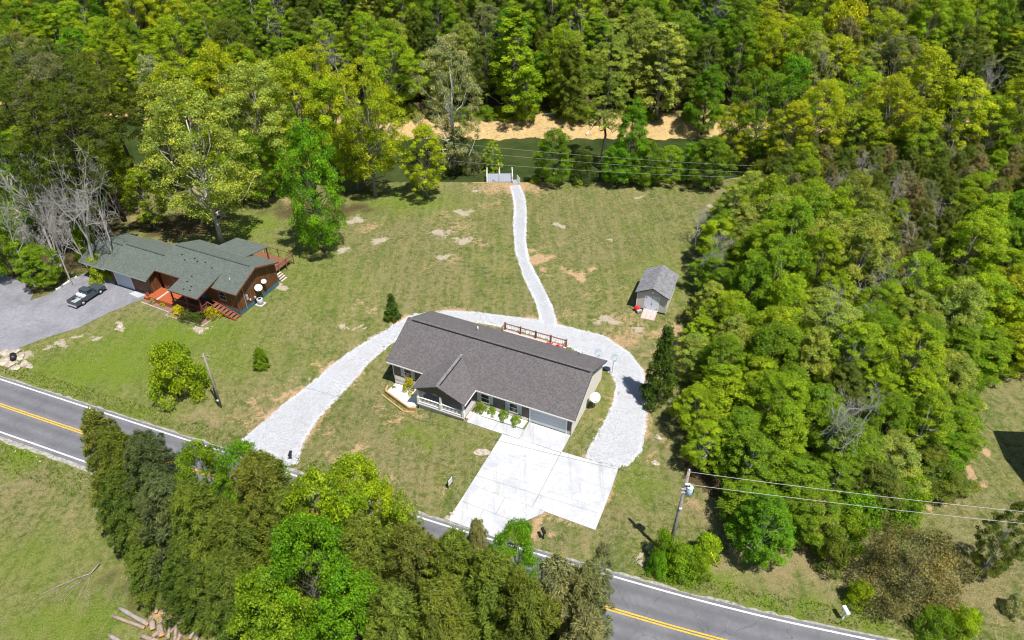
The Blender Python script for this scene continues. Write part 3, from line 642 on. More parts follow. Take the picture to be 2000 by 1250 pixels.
# garage door of four panels
gd = hb('garage_door', M['white'], (-22.42, -22.3, WF - .08, WF - .01, .0, 2.3), (-17.98, -17.86, WF - .08, WF - .01, .0, 2.3), (-22.42, -17.86, WF - .08, WF - .01, 2.2, 2.3))
for k in range(4): hb('panel', M['door_panel'], (-22.3, -17.98, WF - .045 , WF - .01, .09 + k * .53, .60 + k * .53), parent=gd)
hb('wall_lamp', M['black'], (-22.75, -22.6, WF - .16, WF - .03, 1.9, 2.15))
# back deck
DZ = .55
dk = empty('back_deck', (*W(-27.6, 66.3), 0), AH, 'brown wooden deck with post and wire railing behind the grey ranch house', 'deck'); DO = (-27.6, 66.3, 0)
def dbx(name, mat, *b, parent=dk):
    m = MB(DO)
    for q in b: m.box(*q)
    return m.build(name, mat, parent)
for k in range(22): dbx('deck_board', M['pink_ramp'] if k > 18 else M['deckwood'], (-31.9, -23.1, 64.6 + k * .152, 64.745 + k * .152, DZ - .04, DZ))
dbx('joist_frame', M['deckwood'], (-31.9, -23.1, 64.6, 64.7, DZ - .25, DZ - .045), (-31.9, -23.1, 67.8, 67.9, DZ - .25, DZ - .045), (-31.9, -31.8, 64.7, 67.8, DZ - .25, DZ - .045), (-23.2, -23.1, 64.7, 67.8, DZ - .25, DZ - .045))
pu = [-31.75, -29.55, -27.4, -25.3, -23.2]
for u in pu: dbx('post', M['deckwood'], (u - .09, u + .09, 67.72, 67.9, -.9, 1.75))
dbx('post', M['deckwood'], (-31.84, -31.66, 66.2, 66.38, -.9, 1.6)); dbx('post', M['deckwood'], (-23.29, -23.11, 66.2, 66.38, -.9, 1.6))
dbx('rail', M['deckwood'], (-31.8, -23.15, 67.73, 67.89, 1.54, 1.60)); dbx('rail', M['deckwood'], (-31.84, -31.66, 64.7, 67.7, 1.5, 1.58)); dbx('rail', M['deckwood'], (-23.29, -23.11, 64.7, 67.7, 1.5, 1.58))
dbx('rail', M['deckwood'], (-31.8, -23.15, 67.79, 67.82, .70, .73))
for k in range(34): 
    u = -31.6 + k * .255; dbx('baluster', M['black'], (u - .012, u + .012, 67.8, 67.824, .76, 1.52))
def lawn_chair(u, v, rz, label):
    c = empty('lawn_chair', (*W(u, v), DZ), AH + rz, label, 'chair', 'red chairs on the back deck')
    m = MB(); 
    for k in range(5): m.box(-.28 + k * .115, -.19 + k * .115, -.25, .3, .33, .355)
    m.build('seat', M['red'], c)
    m = MB()
    for k in range(5): m.bar((-.235 + k * .115, -.24, .34), (-.26 + k * .13, -.55, 1.0 + .05 * (2 - abs(k - 2))), .095, .02, (0, 1, 0))
    m.build('backrest', M['red'], c)
    for sx in (-1, 1):
        m = MB(); m.box(sx * .35 - .06, sx * .35 + .06, -.35, .35, .52, .55); m.build('armrest', M['red'], c)
        m = MB(); m.bar((sx * .32, .28, 0), (sx * .32, .28, .52), .07, .03); m.build('leg', M['red'], c)
        m = MB(); m.bar((sx * .32, .25, .36), (sx * .32, -.55, .0), .09, .03); m.build('leg', M['red'], c)
lawn_chair(-25.15, 67.0, R(10), 'left red slatted chair on the back deck by the railing'); lawn_chair(-23.75, 67.0, R(-15), 'right red slatted chair at the end of the back deck')

# ---------------- satellite dishes
def dish(px, z, base_xy, rad, label, az, el=R(42), wall=False, group='satellite dishes'):
    x, y = base_xy; zb = hz(x, y) if not wall else z
    e = empty('satellite_dish', (x, y, zb), az, label, 'satellite dish', group)
    m = MB(); H = (z - zb) if not wall else 0
    if wall: m.tube([(0, -.35, -.25), (0, -.1, -.1), (0, 0, 0)], .03, 8)
    else: m.tube([(0, 0, -.1), (0, 0, H)], .035, 8)
    m.build('mast', M['grey_metal'], e)
    n, rg = 24, 5; d = Vector((0, math.cos(el), math.sin(el))); sx = Vector((1, 0, 0)); sy = sx.cross(d)
    c = Vector((0, .06, H)); vs = [c]
    for j in range(1, rg + 1):
        r = rad * j / rg
        for k in range(n): vs.append(c + sx * r * math.cos(2 * math.pi * k / n) * 1.08 + sy * r * math.sin(2 * math.pi * k / n) + d * (.28 * r * r / rad))
    fs = [(0, 1 + k, 1 + (k + 1) % n) for k in range(n)]
    for j in range(rg - 1):
        for k in range(n): a = 1 + j * n + k; b = 1 + j * n + (k + 1) % n; fs.append((a, a + n, b + n, b))
    m = MB(); m.add(vs, fs, True); o = m.build('reflector', M['mesh_dish'] if 'grey' in label and not wall else M['dish'], e)
    md = o.modifiers.new('t', 'SOLIDIFY'); md.thickness = .02
    m = MB(); m.tube([c + sy * rad * -.9 + d * .15, c + d * rad * 1.3 - sy * rad * .2], .018, 6); m.build('arm', M['black'], e)
    m = MB(); m.box(-.06, .06, -.05, .05, -.05, .05)
    for i, p in enumerate(m.v): m.v[i] = tuple(Vector(p) + c + d * rad * 1.32 - sy * rad * .2)
    m.build('receiver', M['grey_metal'], e)
AZS = R(205)
bx = G(1159, 797); dish(0, 1.75, bx, .62, 'large white satellite dish on a pole beside the pale gable wall of the ranch house', AZS)
bx = W(-18.6, 66.4); dish(0, 2.3, bx, .5, 'see-through grey satellite dish standing behind the ranch house nearer the red chairs', AZS)
bx = W(-16.4, 66.0); dish(0, 2.6, bx, .5, 'grey satellite dish on a pole behind the right rear corner of the ranch house', AZS)
dish(0, 2.4, W(-65.55, 60.1), .5, 'larger of the two satellite dishes on the wooden gable wall of the green roofed house', AZS, wall=True)
dish(0, 2.7, W(-65.55, 61.3), .34, 'smaller satellite dish on the wooden gable wall of the green roofed house', AZS, wall=True)

# ---------------- left house: wood boards, green shingles
KU, KV = -78.0, 58.0
lh = empty('wooden_house', (*W(KU, KV), 0), AH, 'rambling brown board house with green shingle roofs, red front steps and garage wing', 'house'); KO = (KU, KV, 0)
def kb(name, mat, *b, parent=lh, label=None, kind=None):
    m = MB(KO)
    for q in b: m.box(*q)
    return m.build(name, mat, parent, kind, label)
# garage wing
g0 = (-92.0, -80.0, 54.9, 61.8)
wl_ = MB(KO)
def shell(m, u0, u1, v0, v1, z0, zl, zr, vr):
    m.add([(u0, v0, z0), (u1, v0, z0), (u1, v1, z0), (u0, v1, z0), (u0, v0, zl), (u1, v0, zl), (u1, v1, zl), (u0, v1, zl), (u0, vr, zr), (u1, vr, zr)],
          [(0, 1, 5, 4), (1, 2, 6, 9, 5), (2, 3, 7, 6), (3, 0, 4, 8, 7)])
shell(wl_, -87.8, -80.1, 54.9, 61.8, -.3, 3.0, 4.5, 58.2); wl_.build('garage_wall', M['board'], lh)
wc = MB(KO); wc.box(-92.1, -87.85, 61.6, 61.8, -.3, 3.0); wc.box(-92.2, -92.05, 58.0, 61.6, -.3, 3.0); wc.build('carport_wall', M['board'], lh)
kb('carport_floor', M['concrete'], (-92.1, -87.8, 54.6, 61.6, -.2, .06))
for u in (-92.0, -90.0): kb('carport_post', M['redwood'], (u - .08, u + .08, 54.7, 54.86, 0, 3.0))
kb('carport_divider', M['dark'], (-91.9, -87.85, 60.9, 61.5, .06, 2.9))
gdl = kb('garage_door', M['white'], (-87.1, -87.0, 54.8, 54.88, 0, 2.35), (-83.9, -83.8, 54.8, 54.88, 0, 2.35), (-87.0, -83.9, 54.8, 54.88, 2.25, 2.35))
for k in range(4): kb('panel', M['door_panel'], (-87.0, -83.9, 54.84, 54.89, .06 + k * .55, .59 + k * .55), parent=gdl)
def boards_front(u0, u1, v, z0, z1, w_=.3, parent=lh):
    u = u0
    while u < u1 - .05:
        b = min(u + w_ - .025, u1); kb('board', M['board'], (u, b, v - .03 - rnd.uniform(0, .012), v, z0, z1), parent=parent); u += w_
boards_front(-83.75, -80.1, 54.9, .05, 2.98)
boards_front(-87.8, -87.15, 54.9, .05, 2.98)
def boards_side(u, v0, v1, z0, zf, w_=.3):
    v = v0
    while v < v1 - .05:
        b = min(v + w_ - .025, v1); t = rnd.uniform(0, .012); m = MB(KO)
        m.add([(u, v, z0), (u + .03 + t, v, z0), (u + .03 + t, b, z0), (u, b, z0), (u, v, zf(v)), (u + .03 + t, v, zf(v)), (u + .03 + t, b, zf(b)), (u, b, zf(b))],
              [(0, 1, 2, 3), (4, 7, 6, 5), (0, 4, 5, 1), (1, 5, 6, 2), (2, 6, 7, 3), (3, 7, 4, 0)])
        m.build('board', M['board'], lh); v += w_
boards_side(-80.1, 54.9, 56.5, .05, lambda v: 2.9)
gr1 = roof_courses(lh, KO, 'garage_roof', (-92.45, 53.85, 3.15), (-87.3, 53.85, 3.15), (-87.3, 58.1, 4.75), (-92.45, 58.1, 4.75), M['green_shingle'], 26)
roof_courses(lh, KO, 'garage_roof', (-87.3, 62.45, 3.15), (-92.45, 62.45, 3.15), (-92.45, 58.1, 4.75), (-87.3, 58.1, 4.75), M['green_shingle'], 26)
gr2 = roof_courses(lh, KO, 'garage_roof', (-87.3, 53.95, 3.35), (-79.55, 53.95, 3.35), (-79.55, 58.3, 5.0), (-87.3, 58.3, 5.0), M['green_shingle'], 26)
roof_courses(lh, KO, 'garage_roof', (-79.55, 62.65, 3.35), (-87.3, 62.65, 3.35), (-87.3, 58.3, 5.0), (-79.55, 58.3, 5.0), M['green_shingle'], 26)
tr = MB(KO); tr.bar((-92.45, 53.84, 3.07), (-87.3, 53.84, 3.07), .04, .15); tr.bar((-87.3, 53.94, 3.27), (-79.55, 53.94, 3.27), .04, .15); tr.bar((-92.46, 53.84, 3.07), (-92.46, 58.1, 4.67), .04, .15); tr.build('eave_trim', M['grey_metal'], gr2)
for a, b, z, v in ((-91.5, -87.5, 4.8, 58.1), (-87.0, -79.7, 5.05, 58.3)):
    m = MB(KO); m.bar((a, v - .12, z - .03), (b, v - .12, z - .03), .2, .05); m.build('ridge_vent', M['ridge'], gr1)
# main block
mw = MB(KO); shell(mw, -79.4, -66.0, 56.35, 64.4, -.2, 3.9, 5.5, 60.2); mw.build('wall', M['board'], lh)
boards_front(-79.4, -66.0, 56.35, 1.0, 3.85); kb('skirting', M['teal'], (-79.4, -66.02, 56.3, 56.34, -.2, 1.0))
def gz(v): return 3.85 + 1.65 * (1 - abs(v - 60.25) / 3.95)
boards_side(-66.0, 56.35, 64.4, .75, gz)
kb('foundation', M['teal'], (-66.02, -65.99, 56.4, 64.4, -.3, .74), label='teal painted skirting below the boards')
kb('corner_trim', M['redwood'], (-66.02, -65.93, 56.28, 56.36, 0, 3.85))
mr1 = roof_courses(lh, KO, 'roof', (-79.75, 55.8, 4.0), (-65.3, 55.8, 4.0), (-65.3, 60.15, 5.75), (-79.75, 60.15, 5.75), M['green_shingle'], 30)
roof_courses(lh, KO, 'roof', (-65.3, 64.6, 4.0), (-79.75, 64.6, 4.0), (-79.75, 60.15, 5.75), (-65.3, 60.15, 5.75), M['green_shingle'], 30)
m = MB(KO); m.bar((-79.2, 60.1, 5.78), (-66.1, 60.1, 5.78), .2, .05); m.build('ridge_vent', M['ridge'], mr1)
tr = MB(KO); tr.bar((-65.28, 55.8, 3.9), (-65.28, 60.15, 5.65), .05, .2); tr.bar((-65.28, 60.15, 5.65), (-65.28, 64.6, 3.9), .05, .2); tr.bar((-69.35, 55.78, 3.92), (-65.3, 55.78, 3.92), .04, .15); tr.bar((-79.75, 55.78, 3.92), (-74.4, 55.78, 3.92), .04, .15); tr.build('rake_trim', M['redwood'], mr1)
for (u, v) in ((-77.2, 59.0), (-76.2, 58.4), (-74.9, 59.0), (-74.2, 58.7), (-72.9, 58.9), (-71.4, 58.4)):
    m = MB(KO); z = 4.0 + (v - 55.8) * .4023; m.add([(u + .2 * math.cos(t) * rnd.uniform(.6, 1.2), v + .12 * math.sin(t), z + .12 * math.sin(t) * .4 + .026) for t in [k * math.pi / 4 for k in range(8)]], [tuple(range(8))]); m.build('roof_stain', M['dark'], mr1)
m = MB(KO); m.cyl((-67.3, 57.3), .06, 4.4, 5.3, 10); m.build('vent_pipe', M['grey_metal'], lh)
# front porch roof and porch
fr_ = roof_courses(lh, KO, 'porch_roof', (-74.4, 53.05, 3.95), (-69.4, 53.05, 3.95), (-69.4, 58.2, 5.0), (-74.4, 58.2, 5.0), M['green_shingle'], 30)
tr = MB(KO); tr.bar((-74.4, 53.03, 3.87), (-69.4, 53.03, 3.87), .04, .16); tr.bar((-69.39, 53.05, 3.87), (-69.39, 56.5, 4.55), .04, .16); tr.build('eave_trim', M['redwood'], fr_)
for (u, v) in ((-72.9, 55.2), (-71.7, 54.6), (-71.4, 54.0), (-72.4, 53.9), (-73.0, 56.2)):
    m = MB(KO); z = 3.95 + (v - 53.05) * .2039; m.add([(u + .18 * math.cos(t), v + .12 * math.sin(t), z + .12 * math.sin(t) * .2 + .026) for t in [k * math.pi / 4 for k in range(8)]], [tuple(range(8))]); m.build('roof_stain', M['dark'], fr_)
kb('porch_floor', M['redwood'], (-75.0, -69.8, 53.6, 56.3, 1.05, 1.2)); kb('porch_base', M['dark'], (-74.9, -69.9, 53.7, 56.3, -.2, 1.05))
for u in (-74.9, -72.3, -69.9): kb('porch_post', M['redwood'], (u - .08, u + .08, 53.65, 53.81, 1.2, 4.0))
kb('porch_rail', M['redwood'], (-74.9, -69.9, 53.68, 53.78, 2.0, 2.08)); 
for k in range(24): kb('baluster', M['redwood'], (-74.75 + k * .205, -74.71 + k * .205, 53.7, 53.75, 1.2, 2.0))
kb('door', M['teal'], (-72.6, -71.6, 56.28, 56.31, 1.2, 3.3))
kb('porch_rail', M['redwood'], (-69.95, -69.85, 53.8, 55.0, 2.0, 2.08))
for k in range(5): kb('baluster', M['redwood'], (-69.92, -69.88, 53.95 + k * .24, 53.99 + k * .24, 1.2, 2.0))
# front steps
st_ = empty('front_steps', (*W(-68, 55.7), 0), AH, 'red stained wooden steps coming down to the lawn from the green roofed house', 'steps'); SO = (-68, 55.7, 0)
n = 7
for k in range(n):
    u = -69.85 + k * .57; z = 1.15 - k * .155; m = MB(SO); m.box(u, u + .47, 55.15, 56.1, z - .05, z); m.build('tread', M['deckwood'], st_)
for v in (55.1, 56.15):
    m = MB(SO); m.poly([(-70.0, v, 1.3), (-70.0, v, .9), (-65.75, v, -.1), (-65.75, v, .22)], .06); m.build('stringer', M['orange_deck'], st_)
m = MB(SO); m.box(-70.6, -69.9, 54.95, 56.2, 1.1, 1.2); m.build('landing', M['orange_deck'], st_)
for (a, b) in (((-70.5, 55.0, 2.05), (-69.2, 55.0, 1.75)),):
    m = MB(SO); m.bar(a, b, .08); m.build('handrail', M['deckwood'], st_)
for u in (-70.45, -69.25): 
    m = MB(SO); m.box(u - .05, u + .05, 54.95, 55.05, .1, 2.0 if u < -70 else 1.75); m.build('post', M['deckwood'], st_)
# orange entry deck
od = empty('entry_deck', (*W(-77.6, 55), 0), AH, 'orange stained low entry deck between the garage wing and the front porch', 'deck'); OO = (-77.6, 55, 0)
for k in range(24):
    u = -80.05 + k * .205; m = MB(OO); m.box(u, u + .195, 53.75, 56.25, .68, .72); m.build('deck_board', M['orange_deck'] , od)
m = MB(OO); m.box(-80.05, -75.15, 53.72, 53.8, .0, .72); m.box(-75.2, -75.1, 53.8, 56.2, .0, .72); m.build('fascia', M['orange_deck'], od)
m = MB(OO); m.box(-78.4, -78.15, 53.7, 56.25, .725, .8); m.build('pale_strip', M['pink_ramp'], od)
m = MB(OO); m.bar((-80.9, 54.2, .25), (-80.1, 54.2, .7), .05, 1.0, (0, 0, 1)); m.box(-81.0, -80.1, 53.8, 55.6, .1, .35); m.build('step', M['orange_deck'], od)
sl_ = drape('concrete_pad', [W(-83.9, 53.8), W(-81.9, 53.55), W(-81.4, 54.9), W(-83.3, 55.05)], .09, M['concrete'], 1.0)
window(-77.2, -75.9, 2.1, 3.4, 0, lh, KO, 56.3, M['vinyl']); window(-68.9, -67.8, 2.0, 3.3, 0, lh, KO, 56.3, M['vinyl'])
kb('meter_box', M['grey_metal'], (-65.94, -65.8, 57.9, 58.2, 1.6, 2.4)); kb('riser_pipe', M['grey_metal'], (-65.94, -65.88, 57.6, 57.66, .4, 4.3)); kb('wall_box', M['dish'], (-65.94, -65.8, 58.4, 58.6, 1.2, 1.45)); kb('wall_box', M['dish'], (-65.94, -65.8, 59.3, 59.5, 1.0, 1.25))
kb('crawl_door', M['dark'], (-65.985, -65.95, 59.2, 60.2, 0, .74))
# rear porch roof extension + rear deck
ex = roof_courses(lh, KO, 'rear_porch_roof', (-69.45, 67.5, 3.85), (-75.3, 67.5, 3.85), (-75.3, 62.6, 4.82), (-69.45, 62.6, 4.82), M['green_shingle'], 28)
for u in (-75.1, -69.7): kb('rear_post', M['redwood'], (u - .08, u + .08, 67.1, 67.26, .5, 3.8))
rd = empty('rear_deck', (*W(-71.5, 67), 0), AH, 'weathered reddish deck with railing at the back corner of the green roofed house', 'deck'); RO = (-71.5, 67, 0)
for k in range(26):
    v = 64.6 + k * .2; m = MB(RO); m.box(-75.5, -68.0, v, v + .19, .46, .5); m.build('deck_board', M['deckwood'], rd)
for u in (-75.4, -72.8, -70.2, -67.5):
    m = MB(RO); m.box(u - .05, u + .05, 69.7, 69.8, -.6, 1.85); m.build('post', M['deckwood'], rd)
for v in (64.9, 66.5, 68.1):
    m = MB(RO); m.box(-67.55, -67.45, v, v + .1, -.5, 1.85); m.build('post', M['deckwood'], rd)
m = MB(RO); m.box(-75.4, -67.4, 69.7, 69.8, 1.78, 1.86); m.build('rail', M['deckwood'], rd); m = MB(RO); m.box(-67.55, -67.42, 64.8, 69.7, 1.78, 1.86); m.build('rail', M['deckwood'], rd)
for k in range(22): m = MB(RO); m.box(-67.51, -67.47, 65.1 + k * .21, 65.14 + k * .21, .9, 1.78); m.build('baluster', M['deckwood'], rd)
for k in range(4): m = MB(RO); m.box(-67.3 + k * .3, -67.03 + k * .3, 65.2, 66.4, .68 - k * .22, .72 - k * .22); m.build('tread', M['pink_ramp'], rd)
# air conditioner
ax_, ay_ = W(-65.35, 59.6)
ac = empty('air_conditioner', (ax_, ay_, hz(ax_, ay_)), AH, 'round grey air conditioner unit beside the gable end of the green roofed house', 'air conditioner')
m = MB(); m.cyl((0, 0), .42, .08, .85, 24); m.build('case', M['grey_metal'], ac)
m = MB(); m.tube([(0, 0, .85), (0, 0, .9)], [.44, .40], 24); m.build('lid', M['dish'], ac)
m = MB(); m.cyl((0, 0), .25, .9, .915, 20); m.build('fan_grille', M['dark'], ac)
m = MB(); m.box(-.55, .55, -.55, .55, -.05, .08); m.build('pad', M['concrete'], ac)
# flower bed at the left house
bed = [W(-75.2, 52.1), W(-69.1, 52.45), W(-68.9, 55.2), W(-69.9, 55.0), W(-70.0, 53.5), W(-75.0, 53.5)]
drape('mulch_bed', bed, .06, M['mulch'], .8)
drape('mulch_bed', [W(-80.6, 53.0), W(-75.2, 52.9), W(-75.0, 53.7), W(-80.6, 53.7)], .06, M['mulch'], .8)
def edging(name, pts, mat, w_, h_, label, L_=.9, stones=True):
    e = empty(name, (*pts[0], hz(*pts[0])), 0, label, 'edging')
    for i in range(len(pts) - 1):
        q = resample([pts[i], pts[i + 1]], L_, False)
        for j in range(len(q) - 1):
            a, b = q[j], q[j + 1]; f = .96
            a = (a[0] + (b[0] - a[0]) * .02, a[1] + (b[1] - a[1]) * .02); zz = hz(*a) + h_ * .4
            m = MB((*pts[0], hz(*pts[0]))); m.bar((*a, zz), (a[0] + (b[0] - a[0]) * f, a[1] + (b[1] - a[1]) * f, hz(*b) + h_ * .4), w_, h_); m.build('stone' if stones else 'timber', mat, e)
    return e
edging('bed_edging', [W(-80.7, 52.95), W(-75.3, 52.75), W(-75.3, 52.0), W(-69.0, 52.35), W(-68.8, 55.2)], M['stone'], .16, .2, 'pale stone edging round the flower bed of the green roofed house', .45)
# terraced timber bed at the grey house's left corner
drape('white_stone_bed', [W(-40.3, 54.1), W(-40.5, 52.6), W(-36.4, 50.95), W(-35.6, 51.5), W(-35.5, 54.1)], .28, M['white_stone'], .8, .4)
edging('timber_edging', [W(-40.9, 53.4), W(-40.6, 52.4), W(-36.3, 50.7), W(-35.4, 50.9)], M['timber'], .18, .5, 'tan landscape timbers stepped round the white stone bed left of the porch', 1.7, False)
edging('timber_edging', [W(-40.9, 51.9), W(-36.6, 50.1), W(-35.3, 50.4)], M['timber'], .16, .22, 'lower row of tan timbers along the grass beside the grey house porch', 1.7, False)
drape('white_stone_bed', [W(-28.75, 52.7), W(-22.75, 52.85), W(-22.6, 54.15), W(-28.75, 54.15)], .085, M['white_stone'], .8)
edging('bed_border', [W(-28.0, 52.72), W(-22.7, 52.85)], M['block'], .1, .24, 'thin pale border strip between the walkway and the white stone bed', .5)

# ================================================================== SHED
sx0, sy0 = 17.05, 80.25; SA = R(-22); sz = hz(19, 82)
shed = empty('garden_shed', (sx0, sy0, sz), SA, 'small grey garden shed with gabled shingle roof, pale double doors and wooden ramp', 'shed')
def sb(name, mat, *b, parent=shed):
    m = MB()
    for q in b: m.box(*q)
    return m.build(name, mat, parent)
SWd, SD, SH = 4.1, 5.7, 2.95
m = MB(); m.add([(0, 0, .25), (SWd, 0, .25), (SWd, SD, .25), (0, SD, .25), (0, 0, SH), (SWd, 0, SH), (SWd, SD, SH), (0, SD, SH), (SWd / 2, 0, 3.9), (SWd / 2, SD, 3.9)],
      [(0, 1, 5, 8, 4), (1, 2, 6, 5), (2, 3, 7, 9, 6), (3, 0, 4, 7)]); m.build('wall', M['shed_wall'], shed)
for k in range(14): sb('siding_panel', M['shed_wall'], (k * .2929 + .01, k * .2929 + .285, -.015, -.001, .27, SH - .02))
for k in range(19): sb('siding_panel', M['offwhite'], (SWd + .001, SWd + .02, k * .3 + .01, k * .3 + .29, .27, SH - .05))
sb('skid', M['deckwood'], (.1, .3, .1, SD - .1, -.1, .25), (SWd - .3, SWd - .1, .1, SD - .1, -.1, .25)); sb('skirt_board', M['dark'], (.05, SWd - .05, .02, .06, .0, .25))
for (a, b) in ((1.15, 2.03), (2.07, 2.95)):
    d_ = sb('door', M['shed_door'], (a, b, -.05, -.016, .3, 2.55)); sb('hinge', M['black'], (a + .02 if a < 2 else b - .25, a + .25 if a < 2 else b - .02, -.065, -.051, .6, .66), parent=d_); sb('hinge', M['black'], (a + .02 if a < 2 else b - .25, a + .25 if a < 2 else b - .02, -.065, -.051, 2.2, 2.26), parent=d_)
sb('door_latch', M['black'], (1.98, 2.12, -.08, -.051, 1.3, 1.4))
sb('door_trim', M['white'], (1.05, 1.14, -.04, -.016, .3, 2.65), (2.96, 3.05, -.04, -.016, .3, 2.65), (1.14, 2.96, -.04, -.016, 2.56, 2.65))
sb('gable_vent', M['white'], (1.9, 2.2, -.06, -.016, 3.05, 3.35)); sb('corner_trim', M['white'], (SWd - .02, SWd + .04, -.04, .06, .2, SH)); sb('corner_trim', M['white'], (-.04, .05, -.04, .06, .2, SH))
EZ, RZ_ = 2.88, 4.05
r1 = roof_courses(shed, (0, 0, 0), 'roof', (-.3, SD + .2, EZ), (-.3, -.35, EZ), (SWd / 2, -.35, RZ_), (SWd / 2, SD + .2, RZ_), M['shed_shingle'], 14, .1)
r2 = roof_courses(shed, (0, 0, 0), 'roof', (SWd + .3, -.35, EZ), (SWd + .3, SD + .2, EZ), (SWd / 2, SD + .2, RZ_), (SWd / 2, -.35, RZ_), M['shed_shingle'], 14, .1)
m = MB(); m.bar((SWd / 2, -.35, RZ_ + .02), (SWd / 2, SD + .2, RZ_ + .02), .24, .03); m.build('ridge_cap', M['shed_shingle'], r1)
for a, b in (((-.3, -.36, EZ - .06), (SWd / 2, -.36, RZ_ - .06)), ((SWd / 2, -.36, RZ_ - .06), (SWd + .3, -.36, EZ - .06))):
    m = MB(); m.bar(a, b, .03, .12); m.build('rake_trim', M['black'], r2)
for k in range(9):
    m = MB(); a = .12 + k * .2; m.bar((1.1 + 0, -a, .28 - k * .032), (3.0, -a, .28 - k * .032), .19, .05); m.build('ramp_board', M['pink_ramp'], shed)
m = MB(); m.bar((1.15, 0, .2), (1.15, -1.9, -.05), .05, .12); m.bar((2.95, 0, .2), (2.95, -1.9, -.05), .05, .12); m.build('ramp_beam', M['deckwood'], shed)
# red mower / wheelbarrow at the shed
wx, wy = G(1244, 607)
wb = empty('push_mower', (wx, wy, hz(wx, wy)), R(30), 'small red machine with a grey body parked at the left of the shed doors', 'mower')
m = MB(); m.add([(-.3, -.3, .3), (.3, -.3, .3), (.35, .35, .35), (-.35, .35, .35), (-.22, -.2, .6), (.22, -.2, .6), (.26, .3, .66), (-.26, .3, .66)], [(0, 3, 2, 1), (4, 5, 6, 7), (0, 1, 5, 4), (1, 2, 6, 5), (2, 3, 7, 6), (3, 0, 4, 7)]); m.build('body', M['red'], wb)
m = MB(); m.box(-.38, .38, -.62, -.31, .15, .42); m.build('bag', M['grey_metal'], wb)
for (x, y) in ((-.4, -.35), (.4, -.35), (-.4, .3), (.4, .3)): m = MB(); m.tube([(x - .04, y, .16), (x + .04, y, .16)], .16, 14); m.build('wheel', M['tyre'], wb)
m = MB(); m.tube([(-.25, .3, .5), (-.25, .85, 1.05), (.25, .85, 1.05), (.25, .3, .5)], .022, 6); m.build('handle', M['black'], wb)

# ================================================================== DOCK
dz = -2.1
dock = empty('boat_dock', (-2.3, 123.9, dz), R(1.5), 'grey board dock with white corner posts at the river end of the gravel path', 'dock')
nb = 14
for k in range(nb): m = MB(); m.box(-2.4 + k * (4.8 / nb), -2.4 + (k + .94) * (4.8 / nb), -1.6, 1.6, -.05, 0); m.build('deck_board', M['greywood'], dock)
m = MB(); m.box(-2.4, 2.4, -1.68, -1.61, -.3, .02); m.box(-2.4, 2.4, 1.61, 1.68, -.3, .02); m.box(-2.48, -2.41, -1.68, 1.68, -.3, .02); m.box(2.41, 2.48, -1.68, 1.68, -.3, .02); m.build('frame', M['greywood'], dock)
for (x, y, h) in ((-2.35, 1.55, 1.3), (0, 1.6, 1.3), (2.35, 1.55, 1.3), (-2.35, -1.6, 1.15)): m = MB(); m.box(x - .09, x + .09, y - .09, y + .09, -2.6, h); m.build('post', M['white'], dock)
m = MB(); m.bar((2.4, 1.5, .95), (2.4, -1.5, .95), .1, .1); m.build('handrail', M['white'], dock)
m = MB(); m.bar((-2.4, 1.5, .95), (-2.4, -1.5, .95), .08, .08); m.build('handrail', M['white'], dock)
for k in range(5): m = MB(); m.box(2.37, 2.43, -1.3 + k * .6, -1.24 + k * .6, 0, .92); m.build('baluster', M['white'], dock)
gw = empty('gangway', (.7, 121.4, -1.7), R(12), 'short gangway with white handrail between gravel path and dock', 'gangway')
for k in range(9): m = MB(); m.box(-.5, .5, -1.2 + k * .28, -.95 + k * .28, .2 - k * .055, .24 - k * .055); m.build('deck_board', M['greywood'], gw)
m = MB(); m.bar((.52, -1.2, 1.15), (.52, 1.4, .65), .07); m.build('handrail', M['white'], gw)
for k in range(5): m = MB(); m.box(.49, .55, -1.15 + k * .6, -1.09 + k * .6, .1 - k * .1, 1.15 - k * .12); m.build('baluster', M['white'], gw)
m = MB(); m.bar((-.52, -1.2, .2), (-.52, 1.4, -.25), .05, .1); m.bar((.52, -1.2, .2), (.52, 1.4, -.25), .05, .1); m.build('stringer', M['dish'], gw)
px_, py_ = -2.4, 121.3
m = MB(); m.tube([(px_, py_, hz(px_, py_) - .3), (px_, py_, hz(px_, py_) + 4.2)], .07, 8)
e = empty('dock_lamp_pole', (px_, py_, hz(px_, py_)), 0, 'thin pole with a small orange top standing in front of the dock', 'pole')
m = MB((px_, py_, hz(px_, py_))); m.tube([(px_, py_, hz(px_, py_) - .3), (px_, py_, hz(px_, py_) + 2.9)], .05, 8); m.build('pole', M['grey_metal'], e); m = MB(); m.tube([(0, 0, 2.9), (0, 0, 4.0)], .11, 8); m.build('top', M['timber'], e)

# ================================================================== PICKUP TRUCK
tx, ty = -59.45, 82.6
tk = empty('pickup_truck', (tx, ty, hz(tx, ty) + .03), R(65.6 - 90), 'dark slate pickup truck parked on the worn asphalt drive before the garage', 'pickup truck')
